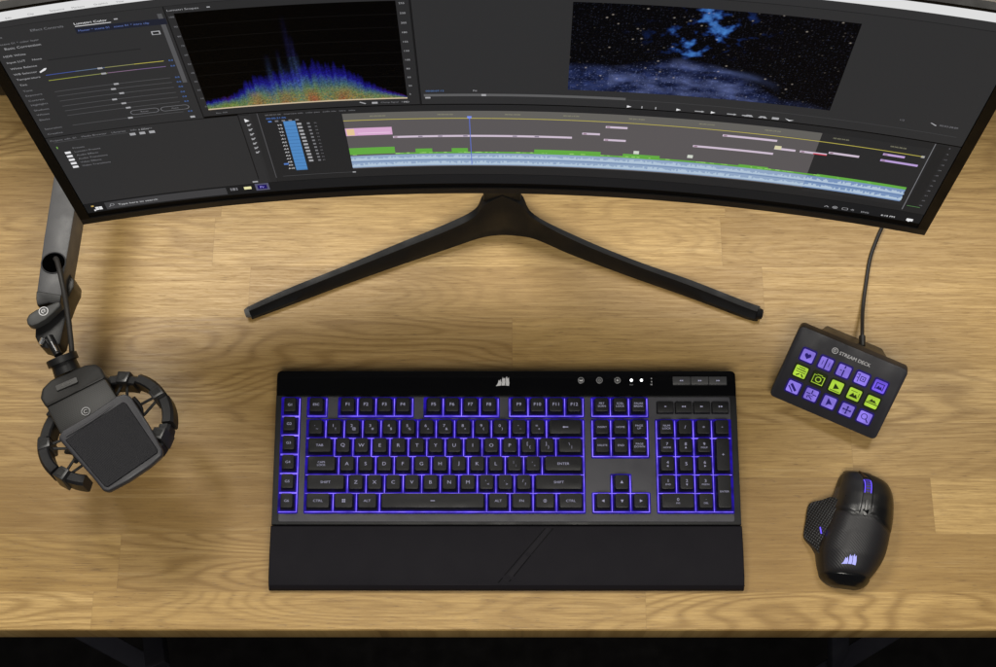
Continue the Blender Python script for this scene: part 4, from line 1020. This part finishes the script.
# shock mount ring
shock = thing('shock_mount', 'round black spider shock mount ring holding the microphone', 'shock mount', at(106, 433, 30))
SC = at(107, 432, 108); E1 = Vector((.906, .423, .06)).normalized(); E2 = Vector((-.423, .906, -.28)).normalized(); E3 = E1.cross(E2)
RA, RB = 61.5, 56.0
def rp(a, r=0.0, h=0.0): return SC+E1*((RA+r)*math.cos(a))+E2*((RB+r)*math.sin(a))+E3*h
SHK = mat('shock_mount_plastic', (.010, .010, .011), .38, .4, bump=(1500, .2))
arcs = []
for parts in (((121, 158, 0, 0), (159.5, 201, 1.2, 1.5), (202.5, 234, -1.5, -2)), ((70, 42, -1, -1), (40.5, 6, 1.2, 1.5), (4.5, -24, 2.2, -2.5), (-25.5, -52, -.5, -4))):
    b = MB()
    for a0, a1, dr, dh in parts:
        a0, a1 = sorted((math.radians(a0-.9), math.radians(a1+.9)) if a0 > a1 else (math.radians(a0), math.radians(a1))); a1 += math.radians(1.7); rows = []
        for i in range(11):
            a = a0+(a1-a0)*i/10
            rows.append([rp(a, r_+dr, h_+dh) for r_, h_ in ((-5.6, -9), (3.6, -9), (5.4, -7), (5.4, 6.5), (3.0, 9), (-4.6, 9), (-6, 7.5))])
        b.grid(rows, SHK, closed=True); n = 7; o = len(b.v)-11*n
        b.f += [[o+k for k in range(n)], [o+10*n+k for k in reversed(range(n))]]; b.mi += [0, 0]; b.sm += [False, False]
    arcs.append(b.build('ring_arc', shock))
rg = arcs[0]
for q in (131, 168, 212, 56, 12, -38):
    a = math.radians(q); b = MB(); d = math.radians(6)
    b.prism([rp(a-d, -7, 11.6), rp(a-d, 5.4, 11.6), rp(a+d, 5.4, 11.6), rp(a+d, -7, 11.6)], [rp(a-d, -7, -10), rp(a-d, 7, -10), rp(a+d, 7, -10), rp(a+d, -7, -10)], mat('clip_plastic', (.020, .020, .021), .36), 1.2, 2)
    b.prism([rp(a-d*.55, -4.5, 11.9), rp(a-d*.55, 3, 11.9), rp(a+d*.55, 3, 11.9), rp(a+d*.55, -4.5, 11.9)], [rp(a-d*.55, -4.5, 10), rp(a-d*.55, 3, 10), rp(a+d*.55, 3, 10), rp(a+d*.55, -4.5, 10)], mat('clip_slot', (.003, .003, .003), .6), .3, 1)
    b.build('band_clip', arcs[0] if 90 < q < 270 else arcs[1])
for q in (131, 168, 212, 56, 12, -38):
    a = math.radians(q)
    for d in (-.24, .24):
        b = MB(); b.tube([rp(a+d*.2, -5, 2), rp(a+d*.7, -20, 0), rp(a+d, -33, -5)], 1.5, mat('elastic_band', (.015, .015, .015), .8), 8); b.build('elastic_band', shock)
b = MB()
for s in range(4):
    a0 = math.radians(s*90+20); rows = []
    for i in range(9):
        a = a0+math.radians(74)*i/8; rows.append([rp(a, r_, h_) for r_, h_ in ((-35, -14), (-29, -14), (-29, 6), (-35, 6))])
    b.grid(rows, BLACK, closed=True)
b.build('cradle', shock)

# pop filter
pop = thing('pop_filter', 'square dark grey pop filter screen clipped in front of the microphone', 'pop filter', at(112, 444, 60))
def pf(px, py, z): return at(px, py, z)
oz = [(57.5, 438, 152), (62, 430.5, 153), (90, 414, 154), (116, 396, 153), (124, 393.5, 152), (130, 396, 151), (148, 424, 147), (162, 449, 143), (162, 455.5, 142), (150, 466, 141), (128, 481, 140), (108, 491.5, 140), (102.5, 490.5, 141), (92, 477, 144), (72, 455, 149)]
POPM = mat('pop_filter_frame', (.030, .030, .035), .45, .4, bump=(1800, .2))
PZ = lambda x, y: 154-.17*((x-95)*.42+(y-415)*.9)
oz = [(x, y, PZ(x, y)) for x, y, z in oz]
b = MB(); b.slab(pz(oz), 9, POPM, 2.6, 3); fr = b.build('frame', pop)
iz = [(65, 440, 151.2), (122.5, 402, 151.2), (126, 403.5, 150.6), (157.5, 450, 143.4), (157, 453, 142.9), (108, 487, 141), (104.5, 486.5, 141.2)]
def net_material():
    m = bpy.data.materials.new('pop_filter_cloth'); m.use_nodes = True; nt = m.node_tree; g = NG(nt); bb = nt.nodes['Principled BSDF']
    tc = nt.nodes.new('ShaderNodeTexCoord'); mp = nt.nodes.new('ShaderNodeMapping'); mp.inputs['Rotation'].default_value = (0, 0, math.radians(-31)); mp.inputs['Scale'].default_value = (5200, 5200, 5200)
    nt.links.new(tc.outputs['Object'], mp.inputs[0]); sp = nt.nodes.new('ShaderNodeSeparateXYZ'); nt.links.new(mp.outputs[0], sp.inputs[0])
    h = g.m('ADD', g.m('SINE', sp.outputs[0]), g.m('SINE', sp.outputs[1]))
    bb.inputs['Base Color'].default_value = (.0060, .0060, .0085, 1); bb.inputs['Roughness'].default_value = .5; bb.inputs['Specular IOR Level'].default_value = .2
    bp = nt.nodes.new('ShaderNodeBump'); bp.inputs['Strength'].default_value = .25; bp.inputs['Distance'].default_value = .0003
    nt.links.new(h, bp.inputs['Height']); nt.links.new(bp.outputs['Normal'], bb.inputs['Normal'])
    return m
b = MB(); b.slab([at(x, y, PZ(x, y)+1.3) for x, y, z in iz], 4, net_material(), .5, 1); b.build('screen', pop)
b = MB(); p_ = pz([(66, 436.5, 152.6), (92, 421, 153.3), (117, 403.5, 152.6), (121, 402, 152.3)])
b.tube([q+Vector((0, 0, .6)) for q in smooth_line(p_, 5)], 1.1, POPM, 8); b.build('rim_lip', fr)
for q0, q1 in (((133, 398, 146), (142, 424, 128)), ((76, 462, 146), (66, 452, 128))):
    b = MB(); b.tube(smooth_line([at(*q0), at((q0[0]+q1[0])/2+3, (q0[1]+q1[1])/2-3, 138), at(*q1)], 5), 2.2, BLACK, 10); b.build('clip_arm', pop)

if _tobj is not None: bpy.data.objects.remove(_tobj)

# ------------------------------------------------------------------ light
def area(name, loc, target, size, power, col=(1, 1, 1), size_y=None):
    l = bpy.data.lights.new(name, 'AREA'); l.energy = power; l.color = col; l.size = size
    if size_y: l.shape = 'RECTANGLE'; l.size_y = size_y
    o = bpy.data.objects.new(name, l); COL.objects.link(o); o.location = loc
    o.rotation_euler = (Vector(target)-Vector(loc)).to_track_quat('-Z', 'Y').to_euler()
    return o
area('fill_front', (.05, -.85, 1.85), (0, .05, 0), .9, 25, (1, .955, .87), .6)  # fill light added to brighten the desk, stands for no real lamp
area('softbox_left', (-.76, 1.02, 1.90), (-.28, .22, 0), .62, 29, (1, .96, .88), .5)
area('softbox_right', (.84, 1.06, 1.90), (.38, .20, 0), .62, 20, (1, .96, .88), .5)
w = bpy.data.worlds.new('World'); S.world = w; w.use_nodes = True
w.node_tree.nodes['Background'].inputs[0].default_value = (.75, .80, .9, 1); w.node_tree.nodes['Background'].inputs[1].default_value = .06
